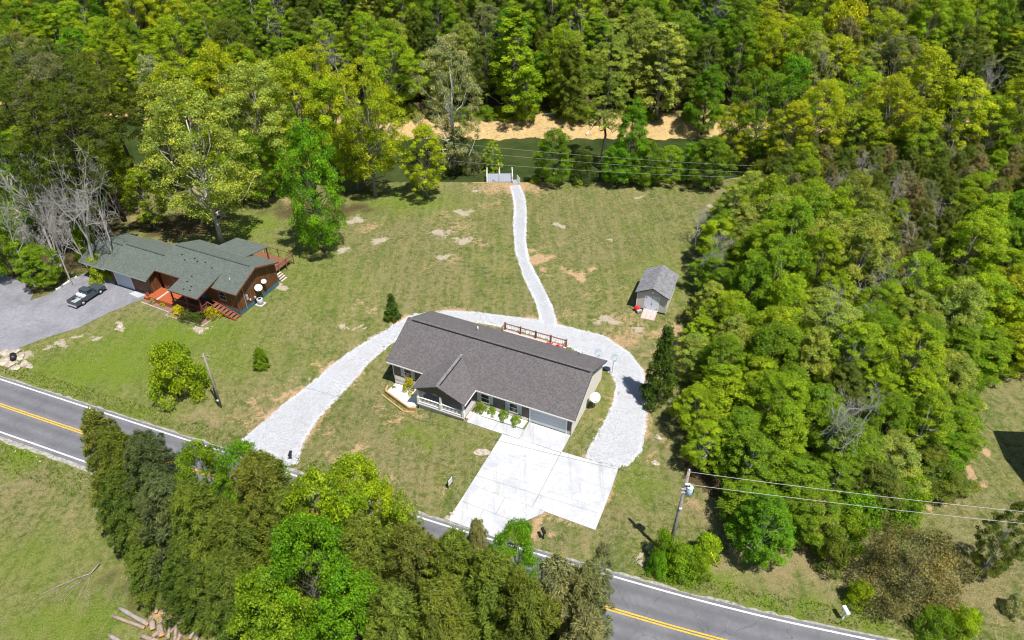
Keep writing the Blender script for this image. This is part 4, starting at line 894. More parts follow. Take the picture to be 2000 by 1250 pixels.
# x right, y forward; length 5.0
def profile(name, mat, prof, xw, parent=tk, taper=None):
    m = MB(); n = len(prof); vs = []
    for sx_ in (-1, 1):
        for (y, z) in prof: vs.append((sx_ * (xw - (taper(z) if taper else 0)), y, z))
    fs = [tuple(range(n)), tuple(range(2 * n - 1, n - 1, -1))]
    for i in range(n): j = (i + 1) % n; fs.append((i, i + n, j + n, j))
    m.add(vs, fs); o = m.build(name, mat, parent); bv = o.modifiers.new('b', 'BEVEL'); bv.width = .04; bv.segments = 2; return o
def arch(yc, r, z0, n=8): return [(yc + r * math.cos(math.pi * k / n), z0 + r * math.sin(math.pi * k / n)) for k in range(n + 1)]
low = [(2.5, .42), (2.48, .75), (2.42, .92), (1.25, 1.03), (.95, 1.04), (-.55, 1.04), (-.55, .38)]
prof = [(2.5, .42), (2.5, .78), (2.4, .94), (1.1, 1.05), (-.5, 1.05), (-.5, .38), (1.1, .38)] 
prof = [(2.5, .42), (2.5, .78), (2.4, .94), (1.1, 1.05), (-.52, 1.05), (-.52, .38)] + arch(1.5, .42, .38)[::-1]
prof = [(2.5, .42), (2.5, .78), (2.4, .94), (1.1, 1.05), (-.52, 1.05), (-.52, .38)] + [(1.5 - .42 * math.cos(math.pi * k / 8), .38 + .42 * math.sin(math.pi * k / 8)) for k in range(9)] + [(2.4, .38)]
profile('body', M['truck'], prof, .88)
profile('cab', M['truck'], [(1.05, 1.0), (.45, 1.62), (-.38, 1.66), (-.5, 1.0)], .82, taper=lambda z: .12 * (z - 1.0) / .66)
# bed walls
bp = [(-.54, .38), (-.54, 1.04), (-2.45, 1.04), (-2.48, .42)] + [(-1.4 + -.42 * math.cos(math.pi * k / 8), .38 + .42 * math.sin(math.pi * k / 8)) for k in range(9)]
for sx_ in (-1, 1):
    m = MB(); vs = [(sx_ * .88, y, z) for y, z in bp] + [(sx_ * .78, y, z) for y, z in bp]; n = len(bp)
    m.add(vs, [tuple(range(n)), tuple(range(2 * n - 1, n - 1, -1))] + [(i, i + n, (i + 1) % n + n, (i + 1) % n) for i in range(n)]); m.build('bed_side', M['truck'], tk)
m = MB(); m.box(-.78, .78, -2.45, -.55, .5, .56); m.build('bed_floor', M['grey_metal'], tk)
m = MB(); m.box(-.78, .78, -2.48, -2.4, .5, 1.02); m.build('tailgate', M['truck'], tk)
m = MB(); m.box(-.77, .77, -1.0, -.56, .8, 1.14); m.build('white_bed_box', M['white'], tk)  # white box added for the bright strip behind the cab
m = MB(); m.box(-.86, .86, -2.62, -2.5, .38, .52); m.build('rear_bumper', M['chrome'], tk); m = MB(); m.box(-.86, .86, 2.5, 2.6, .38, .56); m.build('front_bumper', M['chrome'], tk)
m = MB(); m.box(-.7, .7, 2.49, 2.52, .6, .78); m.build('grille', M['black'], tk)
for sx_ in (-1, 1):
    m = MB(); m.box(sx_ * .78 - .1, sx_ * .78 + .1, 2.46, 2.515, .6, .76); m.build('headlight', M['dish'], tk); m = MB(); m.box(sx_ * .82 - .05, sx_ * .82 + .05, -2.5, -2.46, .62, .9); m.build('tail_light', M['red'], tk)
    m = MB(); m.add([(sx_ * .805, .85, 1.08), (sx_ * .72, .42, 1.52), (sx_ * .72, -.3, 1.54), (sx_ * .81, -.36, 1.08)], [(0, 1, 2, 3)])
    for i, p in enumerate(m.v): m.v[i] = (p[0] + sx_ * .02, p[1], p[2])
    m.build('side_window', M['glass'], tk)
    m = MB(); m.box(sx_ * .98 - .09, sx_ * .98 + .09, .75, .85, 1.0, 1.15); m.build('mirror', M['black'], tk)
    for y in (1.5, -1.4):
        m = MB(); m.tube([(sx_ * .66, y, .36), (sx_ * .9, y, .36)], .36, 20); wh = m.build('wheel', M['tyre'], tk); m = MB(); m.tube([(sx_ * .89, y, .36), (sx_ * .915, y, .36)], .2, 16); m.build('rim', M['rim'], wh)
m = MB(); m.add([(-.74, 1.06, 1.08), (.74, 1.06, 1.08), (.66, .52, 1.58), (-.66, .52, 1.58)], [(0, 1, 2, 3)]); m.build('windscreen', M['glass'], tk)
m = MB(); m.add([(-.66, -.42, 1.56), (.66, -.42, 1.56), (.72, -.525, 1.12), (-.72, -.525, 1.12)], [(0, 3, 2, 1)]); m.build('rear_window', M['glass'], tk)

# ================================================================== POLES AND WIRES
def upole(base_px, h, label, lean=(0, 0), r=.15):
    x, y = G(*base_px); z = hz(x, y)
    e = empty('utility_pole', (x, y, z), 0, label, 'utility pole')
    m = MB(); m.tube([(0, 0, -.4), (lean[0] * .5, lean[1] * .5, h * .5), (lean[0], lean[1], h)], [r * 1.1, r * .95, r * .75], 12); m.build('pole', M['pole'], e); return e, x, y, z
pe, pxr, pyr, pzr = upole((1303, 1088), 12.3, 'wooden utility pole with a blue grey transformer rising from the ivy by the road', (.25, 0), .18)
m = MB(); m.tube([(.62, -.12, 9.35), (.62, -.12, 9.4), (.62, -.12, 10.25), (.62, -.12, 10.32)], [.22, .29, .29, .2], 20); tf = m.build('transformer', M['transformer'], pe)
m = MB(); m.tube([(.62, -.12, 10.32), (.62, -.12, 10.37)], [.31, .28], 20); m.build('lid', M['dish'], tf)
m = MB(); m.tube([(.55, -.12, 10.37), (.5, -.12, 10.75)], .05, 8); m.build('bushing', M['black'], tf); m = MB(); m.box(.85, .98, -.2, -.05, 9.5, 10.0); m.build('arrester', M['black'], tf)
m = MB(); m.box(-.1, .4, -.2, .0, 9.6, 9.7); m.box(-.1, .4, -.2, .0, 10.05, 10.15); m.build('bracket', M['grey_metal'], pe)
m = MB(); m.tube([(.25, 0, 12.25), (.25, 0, 12.5)], .07, 8); m.build('insulator', M['dish'], pe); m = MB(); m.box(.1, .55, -.28, -.12, 10.75, 10.87); m.build('insulator', M['dish'], pe)
m = MB(); m.box(.05, .3, -.28, -.12, 7.4, 7.6); m.build('junction', M['dish'], pe)
ple, plx, ply, plz = upole((432, 795), 8.2, 'thin pale utility pole on the lawn right of the round yellow green bush', (0, 0), .13)
m = MB(); m.tube([(-.3, 0, 7.8), (.05, -.15, 7.9)], .03, 6); m.build('bracket', M['grey_metal'], ple)
n = 14; m = MB(); m.tube([(.45 + .28 * math.cos(2 * math.pi * k / n), -.1, 7.75 + .28 * math.sin(2 * math.pi * k / n)) for k in range(n + 1)], .018, 5, False); m.build('wire_coil', M['wire'], ple)
m = MB(); m.box(-.16, -.04, -.2, -.1, 1.4, 3.2); m.build('cable_guard', M['black'], ple); m = MB(); m.cyl((-.05, -.2), .12, 1.1, 1.35, 10); m.build('meter', M['dish'], ple)
def wire(a, b, sag, r, label, group, name='overhead_wire'):
    a = Vector(a); b = Vector(b); pts = []
    for k in range(41):
        t = k / 40; p = a.lerp(b, t); p.z -= sag * 4 * t * (1 - t); pts.append(p - a)
    m = MB(); m.tube(pts, r, 5); o = m.build(name, M['dark_wire'] if .0115 < r < .015 else M['wire']); o.location = a; tag(o, label, 'wire', group)
wx2, wy2 = GZ(2300, 1030, 11.5)
g_ = 'overhead power lines'
wire((pxr + .25, pyr, pzr + 12.2), (*GZ(2400, 1035, 12.2), 12.2), .5, .0165, 'upper pale wire running right from the top of the transformer pole', g_)
wire((pxr + .4, pyr - .2, pzr + 10.8), (*GZ(2400, 1060, 10.8), 10.8), .4, .0165, 'lower pale wire running right from beside the transformer', g_)
wire((pxr + .1, pyr, pzr + 10.6), (plx, ply, plz + 8.0), 1.0, .014, 'long thin wire over the front lawn between the two roadside poles', g_)
wire((plx, ply, plz + 7.9), (*W(-65.9, 57.6), 4.3), .6, .012, 'service wire from the thin pale pole to the green roofed house', g_)
for (y0, y1, z, t_) in ((283, 322, 8.2, 'uppermost'), (297, 335, 7.6, 'middle'), (318, 345, 6.6, 'lowest')):
    a = GZ(880, y0 - 4, z); b = GZ(1470, y1 + 2, z)
    wire((*a, z), (*b, z), .4, .011, t_ + ' of the wires crossing in front of the river', g_)

# ================================================================== SMALL THINGS
def mailbox(px, py, label, col, post, rz):
    x, y = G(px, py); e = empty('mailbox', (x, y, hz(x, y)), rz, label, 'mailbox')
    m = MB(); m.box(-.06, .06, -.06, .06, -.2, 1.05); m.build('post', post, e)
    m = MB(); n = 10; prof = [(-.14, 0), (.14, 0)] + [(.14 * math.cos(math.pi * k / n), .14 + .14 * math.sin(math.pi * k / n)) for k in range(n + 1)]; k = len(prof)
    vs = [(a, -.3, 1.05 + b) for a, b in prof] + [(a, .35, 1.05 + b) for a, b in prof]
    m.add(vs, [tuple(range(k - 1, -1, -1)), tuple(range(k, 2 * k))] + [(i, (i + 1) % k, (i + 1) % k + k, i + k) for i in range(k)]); m.build('box', col, e)
    m = MB(); m.box(.141, .16, -.1, -.05, 1.15, 1.4); m.build('flag', M['red'] if col is M['black'] else M['black'], e); return e
mb1 = mailbox(1645, 1208, 'white mailbox on a thick white post beside the road at lower right', M['white'], M['white'], R(10)); mb1.scale = (1.35, 1.2, 1.1)
mb2 = mailbox(1061, 1052, 'black mailbox at the roadside next to the bright green tree', M['black'], M['black'], R(20)); mb2.scale = (1.15, 1.0, 1.05)
mb3 = mailbox(569, 896, 'small black mailbox at the road end of the white gravel drive', M['black'], M['black'], R(0)); mb3.scale = (1.1, 1.0, .7)
sx_, sy_ = G(880, 950)
sg = empty('yard_sign', (sx_, sy_, hz(sx_, sy_)), R(62), 'black and white yard sign standing on the front lawn left of the drive', 'sign')
m = MB(); m.box(-.45, .45, -.02, .02, .3, 1.35); m.build('panel', M['black'], sg)
for a, b in ((.92, 1.28), (.66, .82), (.42, .58)):
    for s_ in (-1, 1): m = MB(); m.box(-.38, .38, s_ * .024 - .003, s_ * .024 + .003, a, b); m.build('white_print', M['white'], sg)
for x in (-.4, .4): m = MB(); m.box(x - .02, x + .02, -.015, .015, -.1, .3); m.build('leg', M['black'], sg)
# yellow guy guard
x, y = G(1402, 1108); e = empty('guy_wire_guard', (x, y, hz(x, y)), 0, 'long yellow plastic guy wire guard leaning over dry grass by the ivy', 'guy guard')
m = MB(); m.tube([(0, 0, 0), (-.95, .25, 2.1)], .05, 8); m.build('guard', M['yellow'], e); m = MB(); m.tube([(-.95, .25, 2.1), (pxr + .2 - x, pyr - y, 9.0)], .009, 5); m.build('guy_wire', M['dark_wire'], e)
# logs
logs = [((235, 1190), (290, 1222), .2, 3.6), ((222, 1205), (283, 1228), .17, 3.6), ((345, 1165), (312, 1220), .14, 3.2), ((383, 1188), (325, 1245), .12, 3.5), ((298, 1216), (300, 1232), .24, .9), ((313, 1222), (318, 1245), .26, 1.0), ((312, 1236), (300, 1246), .2, .8),
        ((336, 1208), (330, 1250), .14, 1.8), ((352, 1196), (360, 1216), .15, 1.1), ((310, 1182), (306, 1200), .16, .9), ((322, 1182), (318, 1202), .15, .9), ((372, 1218), (350, 1250), .15, 2.0), ((390, 1215), (372, 1250), .15, 2.0), ((395, 1226), (380, 1262), .16, 2.0), ((345, 1225), (342, 1262), .14, 1.8), ((360, 1235), (335, 1272), .16, 2.2), ((215, 1243), (245, 1262), .2, 1.8), ((278, 1244), (310, 1256), .2, 1.6), ((300, 1255), (330, 1275), .2, 1.6)]
LOGL = ['thick short round at the upper end of the wood pile centre', 'thick round with bright orange end just below the first', 'small round with orange end at the pile centre', 'straight barked log left of the pile middle', 'short log under the splintered pale one', 'left one of the two short logs at the pile top', 'right one of the two short logs at the pile top', 'log right of the long splintered pale one', 'log second from the right end of the pile', 'log with orange end at the right of the pile', 'log in the lower middle of the pile', 'thick log crossing the lower middle of the pile', 'thick log alone at the bottom edge left of the pile', 'thick log at the bottom edge touching the pile', 'lowest thick log of the pile at the bottom edge']
names_ = ['long barked log lying at the top left of the wood pile', 'second long log below the top left one of the wood pile', 'pale upright leaning log at the top of the wood pile', 'long pale splintered log slanting across the right of the pile']
for i, (a, b, r_, l_) in enumerate(logs):
    pa, pb = G(*a), G(*b); za, zb = hz(*pa) + r_ + (.28 if i in (2, 3, 7, 11) else 0) + (.0), hz(*pb) + r_ + (.1 if i > 6 else 0)
    e = empty('log', (*pa, za), 0, names_[i] if i < 4 else LOGL[i - 4], 'log', 'logs in the wood pile')
    d = Vector((pb[0] - pa[0], pb[1] - pa[1], zb - za)); nn = 10; pts = []
    L0 = max(d.length, .6); dn = d.normalized() * L0
    rr = [r_ * rnd.uniform(.9, 1.1) for _ in range(5)]
    m = MB(); m.tube([dn * (t / 4) + Vector((rnd.uniform(-.02, .02), rnd.uniform(-.02, .02), 0)) for t in range(5)], rr, nn, True, .14); m.build('bark', M['log_bark'] if i % 4 else M['pole'], e)
    for s_, q in ((0, -1), (1, 1)):
        c = dn * s_; m = MB(); m.tube([c - dn.normalized() * .01 * q, c + dn.normalized() * .012 * q], rr[0 if s_ == 0 else 4] * .93, nn); m.build('cut_end', M['cut_wood'], e)
# fallen branch
bx_, by_ = G(196, 1106)
fb = empty('fallen_branch', (bx_, by_, hz(bx_, by_)), 0, 'pale fallen branch with spread twigs lying on the grass at lower left', 'branch')
m = MB()
def bpx(px, py, z=.06): x, y = G(px, py); return (x - bx_, y - by_, z)
m.tube([bpx(196, 1104, .3), bpx(178, 1122, .15), bpx(150, 1130), bpx(115, 1145), bpx(92, 1156), bpx(70, 1168)], [.07, .06, .045, .035, .025, .012], 6)
for P in ([(178, 1122), (172, 1146)], [(176, 1124), (150, 1142), (125, 1158), (97, 1178)], [(160, 1128), (155, 1142), (148, 1146)], [(150, 1130), (118, 1150), (100, 1162)], [(152, 1142), (128, 1170), (105, 1177)], [(168, 1143), (152, 1172)], [(128, 1168), (125, 1180)], [(115, 1147), (110, 1163)]):
    m.tube([bpx(a, b, .08) for a, b in P], [.035] + [.02] * (len(P) - 1), 5)
m.build('limb', M['pole'], fb)
# rocks of the culvert at far left and loose rocks
def rock(px, py, s, label=None, mat=M['stone'], name='rock', flat=.5):
    bm = bmesh.new(); bmesh.ops.create_icosphere(bm, subdivisions=2, radius=1); r3 = random.Random(px * 31 + py)
    ph = [r3.uniform(0, 6) for _ in range(6)]
    for v in bm.verts:
        k = 1 + .25 * math.sin(v.co.x * 3 + ph[0]) * math.sin(v.co.y * 2.7 + ph[1]) + .12 * math.sin(v.co.z * 5 + ph[2] + v.co.x * 4); v.co = Vector((v.co.x * s * k, v.co.y * s * k * .8, v.co.z * s * flat * k))
    me = bpy.data.meshes.new(name); bm.to_mesh(me); bm.free(); o = link(name, me, None, mat); x, y = G(px, py); o.location = (x, y, hz(x, y) + s * .1); o.rotation_euler[2] = r3.uniform(0, 6)
    tag(o, label or 'pale weathered rock in the grass', 'rock', 'loose rocks'); return o
CUL = ['topmost left', 'topmost middle', 'upper right', 'leftmost lower', 'central', 'right middle', 'lowest', 'rightmost small']
for i, (a, b, s) in enumerate([(10, 690, .8), (25, 690, .9), (40, 698, .7), (8, 708, .8), (20, 712, .7), (48, 712, .6), (30, 720, .6), (58, 716, .5)]): rock(a, b, s, CUL[i] + ' pale boulder around the dark culvert hole', flat=.35)
RK = {(1270, 1070): 'left of the ivy, largest', (1268, 1093): 'left of the ivy, lower', (1252, 1100): 'left of the ivy, nearest the road', (235, 637): 'on the left lawn, larger of two', (228, 643): 'on the left lawn, smaller of two', (1285, 855): 'between gravel loop and woods, upper', (1280, 905): 'between gravel loop and woods, lower', (882, 1004): 'at the drive corner, middle', (874, 1012): 'at the drive corner, lowest', (888, 998): 'at the drive corner, smallest', (392, 648): 'below the flower bed, left', (404, 642): 'below the flower bed, right'}
for (a, b, s) in [(1270, 1070, .5), (1268, 1093, .3), (1252, 1100, .35), (235, 637, .5), (228, 643, .3), (1285, 855, .45), (1280, 905, .4), (882, 1004, .25), (874, 1012, .3), (888, 998, .2), (392, 648, .4), (404, 642, .3)]: rock(a, b, s, 'pale rock in the grass ' + RK[(a, b)])
m = MB(); x, y = G(28, 700); e = empty('culvert_pipe', (x, y, hz(x, y)), 0, 'dark culvert opening among pale boulders left of the road', 'culvert'); m.tube([(-.2, .3, .35), (.3, -.5, .3)], .38, 14); m.build('pipe', M['black'], e)
# curb rail by the asphalt drive
a, b = G(150, 541), G(110, 567); m = MB((*a, 0)); m.bar((*a, hz(*a) + .12), (*b, hz(*b) + .12), .16, .2); o = m.build('kerb_timber', M['white']); o.location = (*a, 0); tag(o, 'pale timber kerb along the upper edge of the asphalt drive', 'kerb')
# small red building and slide among the trees, upper left
x, y = G(200, 408); e = empty('playhouse', (x, y, hz(x, y)), AH, 'dark red wooden playhouse with ladder half hidden in the shade behind the trees', 'playhouse')
m = MB(); m.box(-2.6, .6, 0, 2.4, 0, 2.2); m.build('wall', M['redwood'], e); m = MB(); m.bar((-1, -.3, 2.5), (-1, 2.7, 2.9), 4.0, .1); m.build('roof', M['dark'], e)
m = MB(); m.bar((1.0, -1.2, .1), (.8, .2, 1.6), .55, .06); m.build('slide', M['blue'], e)
for s_ in (1.5, 2.0): m = MB(); m.bar((s_, -.6, 0), (s_, .1, 2.1), .07); m.build('ladder_rail', M['pole'], e)
for k in range(6): m = MB(); m.bar((1.5, -.5 + k * .11, .3 + k * .33), (2.0, -.5 + k * .11, .3 + k * .33), .06); m.build('rung', M['pole'], e)
# driftwood on far bank
for i, (P, lab) in enumerate([([(1062, 225), (1095, 222)], 'long pale log lying on top of the sandy far bank'), ([(1415, 262), (1432, 254), (1440, 250)], 'bleached driftwood on the sandy bank at the right end of the beach'), ([(1145, 265), (1150, 259)], 'short driftwood stick on the sandy far bank')]):
    q = [G(*p) for p in P]; m = MB((*q[0], 0)); m.tube([(x, y, hz(x, y) + .2) for x, y in q], [.22, .18, .1][:len(q)], 8); o = m.build('driftwood', M['dish']); o.location = (*q[0], 0); tag(o, lab, 'driftwood')
# neighbouring house just out of frame on the right, its shadow falls into view
nx, ny = 57.2, 52.9
nh = empty('neighbour_house', (nx, ny, 0), R(-3), 'tall plain house just beyond the right edge, seen only by its shadow on the grass', 'house')
m = MB(); m.box(0, 12, -9, 0, -.3, 11); m.build('wall', M['offwhite'], nh)
for z in (1.2, 4.6, 8.0):
    for y in (-7.4, -4.6, -1.8):
        m = MB(); m.box(-.03, -.003, y - .1, y + 1.1, z - .1, z + 1.6); wn2 = m.build('window', M['white'], nh); m = MB(); m.box(-.045, -.031, y, y + 1.0, z, z + .72); m.build('pane', M['glass'], wn2); m = MB(); m.box(-.045, -.031, y, y + 1.0, z + .78, z + 1.5); m.build('pane', M['glass'], wn2)
roof_courses(nh, (0, 0, 0), 'roof', (-.1, -9.4, 11), (12.4, -9.4, 11), (12.4, -4.5, 13.2), (-.1, -4.5, 13.2), M['shingle'], 12)
roof_courses(nh, (0, 0, 0), 'roof', (12.4, .4, 11), (-.1, .4, 11), (-.1, -4.5, 13.2), (12.4, -4.5, 13.2), M['shingle'], 12)

# ================================================================== VEGETATION
def leaf_mesh(name, C, Nn, size, aspect, tint, rng, T=None):
    n = len(C)
    if T is None: T = rng.normal(size=(n, 3))
    T = T - Nn * (T * Nn).sum(1, keepdims=True); T /= np.linalg.norm(T, axis=1, keepdims=True) + 1e-9
    B = np.cross(Nn, T); a = size[:, None] * .5; b = a * aspect
    V = np.empty((n, 4, 3)); V[:, 0] = C - T * a; V[:, 1] = C + B * b - T * a * .1; V[:, 2] = C + T * a; V[:, 3] = C - B * b + T * a * .15
    F = np.arange(n * 4).reshape(n, 4)
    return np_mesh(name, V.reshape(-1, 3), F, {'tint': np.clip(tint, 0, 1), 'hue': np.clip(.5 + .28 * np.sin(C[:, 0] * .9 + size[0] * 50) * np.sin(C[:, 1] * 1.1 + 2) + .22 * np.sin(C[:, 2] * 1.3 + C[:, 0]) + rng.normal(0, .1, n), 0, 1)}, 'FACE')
def norm(v): return v / (np.linalg.norm(v, axis=-1, keepdims=True) + 1e-9)
def make_lobes(rng, H, Rr, base, nl, shape):
    ph = rng.uniform(0, 6.28, 6); out = []
    for i in range(nl):
        s = (i + rng.uniform(0, 1)) / nl; az = i * 2.39996 + rng.uniform(-.5, .5)
        if shape == 'round': e = math.sin(math.pi * min(1, .08 + .90 * s ** .8)) ** .6
        elif shape == 'umbrella': e = math.sin(math.pi * min(1, (.12 + .82 * s ** 1.25))) ** .55
        elif shape == 'column': e = (math.sin(math.pi * min(1, .14 + .84 * s ** .75)) ** .5) * (1.05 - .35 * s)
        elif shape == 'cone': e = (1 - s) ** .75 * .95 + .06
        elif shape == 'dome': e = math.sqrt(max(.02, 1 - s ** 2))
        irr = 1 + .17 * math.sin(2 * az + ph[0] + 3 * s) + .14 * math.sin(3 * az + ph[1] - 5 * s) + .10 * math.sin(5 * az + ph[2] + 9 * s)
        rad = Rr * e * irr * (rng.uniform(.35, 1) ** .55)
        out.append((rad * math.cos(az), rad * math.sin(az), H * (base + (1 - base) * s) * (1 - .06 * rng.uniform()), s))
    return np.array(out)
def trunk_mesh(name, rng, H, r0, lobes, nlimb, lean=.03, top=.8, forks=1, lz=(.45, .75), tubes=7):
    m = MB(); k = 7; pts = []; lx, ly = rng.normal(0, lean * H, 2)
    for i in range(k): t = i / (k - 1); pts.append((lx * t * t + rng.normal(0, .01 * H) * (i > 0), ly * t * t + rng.normal(0, .01 * H) * (i > 0), H * top * t - (.3 if i == 0 else 0)))
    m.tube(pts, [r0 * (1.25 if i == 0 else 1 - .8 * i / (k - 1)) for i in range(k)], tubes)
    if nlimb and len(lobes):
        sel = rng.choice(len(lobes), min(nlimb, len(lobes)), replace=False)
        for j in sel:
            c = lobes[j][:3]; tz = min(c[2] * rng.uniform(*lz), H * top * .95); tt = tz / (H * top); f = tt * (k - 1); i0 = min(int(f), k - 2); fr = f - i0
            a = np.array(pts[i0]) * (1 - fr) + np.array(pts[i0 + 1]) * fr; mid = (a + c) / 2 + np.array([0, 0, -.06 * H * rng.uniform()]) + rng.normal(0, .02 * H, 3)
            r = r0 * (1 - .8 * tt) * .5; m.tube([a, (a + mid) / 2 + rng.normal(0, .01 * H, 3), mid, (mid + c) / 2 + rng.normal(0, .015 * H, 3), c], [r, r * .8, r * .6, r * .4, r * .15], 5, False)
    me = bpy.data.meshes.new(name); me.from_pydata([tuple(p) for p in m.v], [], m.f); me.polygons.foreach_set('use_smooth', m.smooth); me.materials.append(M['bark']); me.update(); return me
def broadleaf(seed, H, Rr, base=.28, nl=80, lr=.24, n=18000, leaf=.24, shape='round', sparse=.2, flat=.82, limbs=30, r0=.22, asp=.62, up=.45):
    rng = np.random.default_rng(seed); Lb = make_lobes(rng, H, Rr, base, nl, shape)
    rad = lr * Rr * rng.uniform(.55, 1.35, nl); w = rad ** 2; cnt = np.maximum(8, (n * w / w.sum()).astype(int)); Cs = []; Ns = []; Ts = []
    for i in range(nl):
        k = cnt[i]; d = norm(rng.normal(size=(k, 3))); d[:, 2] = np.where(rng.random(k) < .8, np.abs(d[:, 2]), d[:, 2] * .6)
        out = norm(np.array([Lb[i][0], Lb[i][1], (Lb[i][2] - H * .45) * .6])[None]); d = norm(d + out * .35)
        q = rad[i] * (.62 + .42 * rng.random(k) ** .6)[:, None]; p = d * q; p[:, 2] *= flat
        bumpy = 1 + .22 * np.sin(d[:, :1] * 7 + i) * np.sin(d[:, 1:2] * 6 + 2 * i) ; p *= bumpy
        far = rng.random(k) < sparse; p[far] *= rng.uniform(.3, 1.55, (far.sum(), 1))
        Cs.append(Lb[i][:3] + p); Ns.append(norm(d * .55 + np.array([0, 0, up]) + rng.normal(0, .42, (k, 3))))
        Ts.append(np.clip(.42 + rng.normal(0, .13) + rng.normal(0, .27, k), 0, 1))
    C = np.concatenate(Cs); Nn = np.concatenate(Ns); T = np.concatenate(Ts); C[:, 2] = np.maximum(C[:, 2], .05)
    me = leaf_mesh('crown', C, Nn, leaf * rng.uniform(.6, 1.35, len(C)), asp, T, rng); me.materials.append(M['leaf'])
    return me, trunk_mesh('trunk', rng, H, r0, Lb, limbs), H, Rr
def conifer(seed, H, Rr, n=24000, nb=120, leaf=.34, base=.03, power=.7, droop=.12, asp=.2, r0=.18, rise=.35, clump=.34):
    rng = np.random.default_rng(seed); Cs = []; Ns = []; Ts = []; Tg = []; m = []; Lb = []
    ph = rng.uniform(0, 6, 4)
    for i in range(nb):
        s = ((i + rng.random()) / nb) ** 1.08; az = i * 2.39996 + rng.uniform(-.3, .3); z0 = H * (base + (1 - base) * s)
        ln = Rr * ((1 - s) ** power * .97 + .05) * rng.uniform(.72, 1.12) * (1 + .12 * math.sin(2 * az + ph[0] + 4 * s) + .1 * math.sin(3 * az + ph[1]))
        if s < .12: ln *= .6 + s * 3.3
        o = np.array([math.cos(az), math.sin(az), 0]); side = np.array([-o[1], o[0], 0])
        k = int(n / nb * (.35 + 1.3 * ln / Rr)); t = rng.random(k) ** .62
        wd = clump * ln * (1.05 - t) * 1.0 + .13
        p = o * (ln * t)[:, None] + side * (rng.normal(0, .55, k) * wd)[:, None]
        p[:, 2] += z0 + rise * ln * t - droop * ln * t * t * 3 + rng.normal(0, .10, k) * (1 + .6 * ln / Rr) - np.abs(rng.normal(0, .1, k))
        sub = np.sin(t * 16 + i) * .1; p[:, 2] += sub
        Cs.append(p); Tg.append(norm(o * 1.0 + side * rng.normal(0, .7, (k, 1)) + np.array([0, 0, .25]) + rng.normal(0, .35, (k, 3))))
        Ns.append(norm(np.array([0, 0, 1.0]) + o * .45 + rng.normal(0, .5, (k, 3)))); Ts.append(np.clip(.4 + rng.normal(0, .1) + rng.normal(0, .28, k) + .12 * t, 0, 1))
        Lb.append((*(o[:2] * ln * .7), z0 + rise * ln * .5, s))
    C = np.concatenate(Cs); C[:, 2] = np.maximum(C[:, 2], .03)
    me = leaf_mesh('crown', C, np.concatenate(Ns), leaf * rng.uniform(.6, 1.4, len(C)), asp, np.concatenate(Ts), rng, np.concatenate(Tg)); me.materials.append(M['leaf'])
    return me, trunk_mesh('trunk', rng, H, r0, np.array(Lb), 40, .012, .93, 1, (.8, .97)), H, Rr
def pine(seed, H, Rr, n=32000, nl=90, base=.5, leaf=.26):
    rng = np.random.default_rng(seed); Lb = make_lobes(rng, H, Rr, base, nl, 'umbrella'); Cs = []; Ns = []; Tg = []; Ts = []
    for i in range(nl):
        k = n // nl; d = norm(rng.normal(size=(k, 3))); d[:, 2] = np.abs(d[:, 2]) * .8 - .1; r = rng.uniform(.5, 1.0) * .34 * Rr; sub = rng.integers(0, 9, k); sc_ = norm(rng.normal(size=(9, 3))) * r * .75; sc_[:, 2] *= .4
        Cs.append(Lb[i][:3] + sc_[sub] + d * (r * .4 * rng.random(k) ** .4)[:, None]); Tg.append(norm(d + np.array([0, 0, .4]))); Ns.append(norm(rng.normal(size=(k, 3)) + np.array([0, 0, .7]))); Ts.append(np.clip(.4 + rng.normal(0, .12) + rng.normal(0, .16, k), 0, 1))
    C = np.concatenate(Cs)
    me = leaf_mesh('crown', C, np.concatenate(Ns), leaf * rng.uniform(.7, 1.3, len(C)), .22, np.concatenate(Ts), rng, np.concatenate(Tg)); me.materials.append(M['leaf'])
    return me, trunk_mesh('trunk', rng, H, .24, Lb, 40, .015, .97, 1, (.84, .98)), H, Rr
def bare(seed, H, Rr, r0=.2, depth=4):
    rng = np.random.default_rng(seed); tr = MB(); br = MB()
    def grow(m, p, d, ln, r, dep):
        pts = [p]; rr = [r]; q = p
        for i in range(4):
            d = norm(d + rng.normal(0, .13 if dep == depth else .22, 3) + np.array([0, 0, .05])); q = q + d * ln / 4; pts.append(q); rr.append(r * (1 - .55 * (i + 1) / 4))
        m.tube(pts, rr, 6 if dep >= depth - 1 else 4, False)
        if dep <= 0: return
        for j in range(6 if dep == depth else 4):
            i = rng.integers(1, 5) if dep < depth else rng.integers(2, 5); s_ = norm(rng.normal(size=3) + np.array([0, 0, .25])); nd = norm(d * .55 + s_ * .85)
            grow(br, pts[i], nd, ln * rng.uniform(.42, .72), max(rr[i] * .62, .016), dep - 1)
    grow(tr, np.array([0, 0, -.3]), norm(np.array([rng.normal(0, .1), rng.normal(0, .1), 1.0])), H * .62, r0, depth)
    def mk(m, nme):
        me = bpy.data.meshes.new(nme); me.from_pydata([tuple(p) for p in m.v], [], m.f); me.polygons.foreach_set('use_smooth', m.smooth); me.materials.append(M['bark']); me.update(); return me
    return mk(br, 'branches'), mk(tr, 'trunk'), H, Rr
P = {}
P['maple'] = [broadleaf(11, 12, 3.6, .14, 150, .18, 36000, .165, 'column'), broadleaf(12, 11, 3.8, .10, 150, .18, 36000, .165, 'round'), broadleaf(13, 12, 4.2, .16, 170, .165, 36000, .17, 'round')]
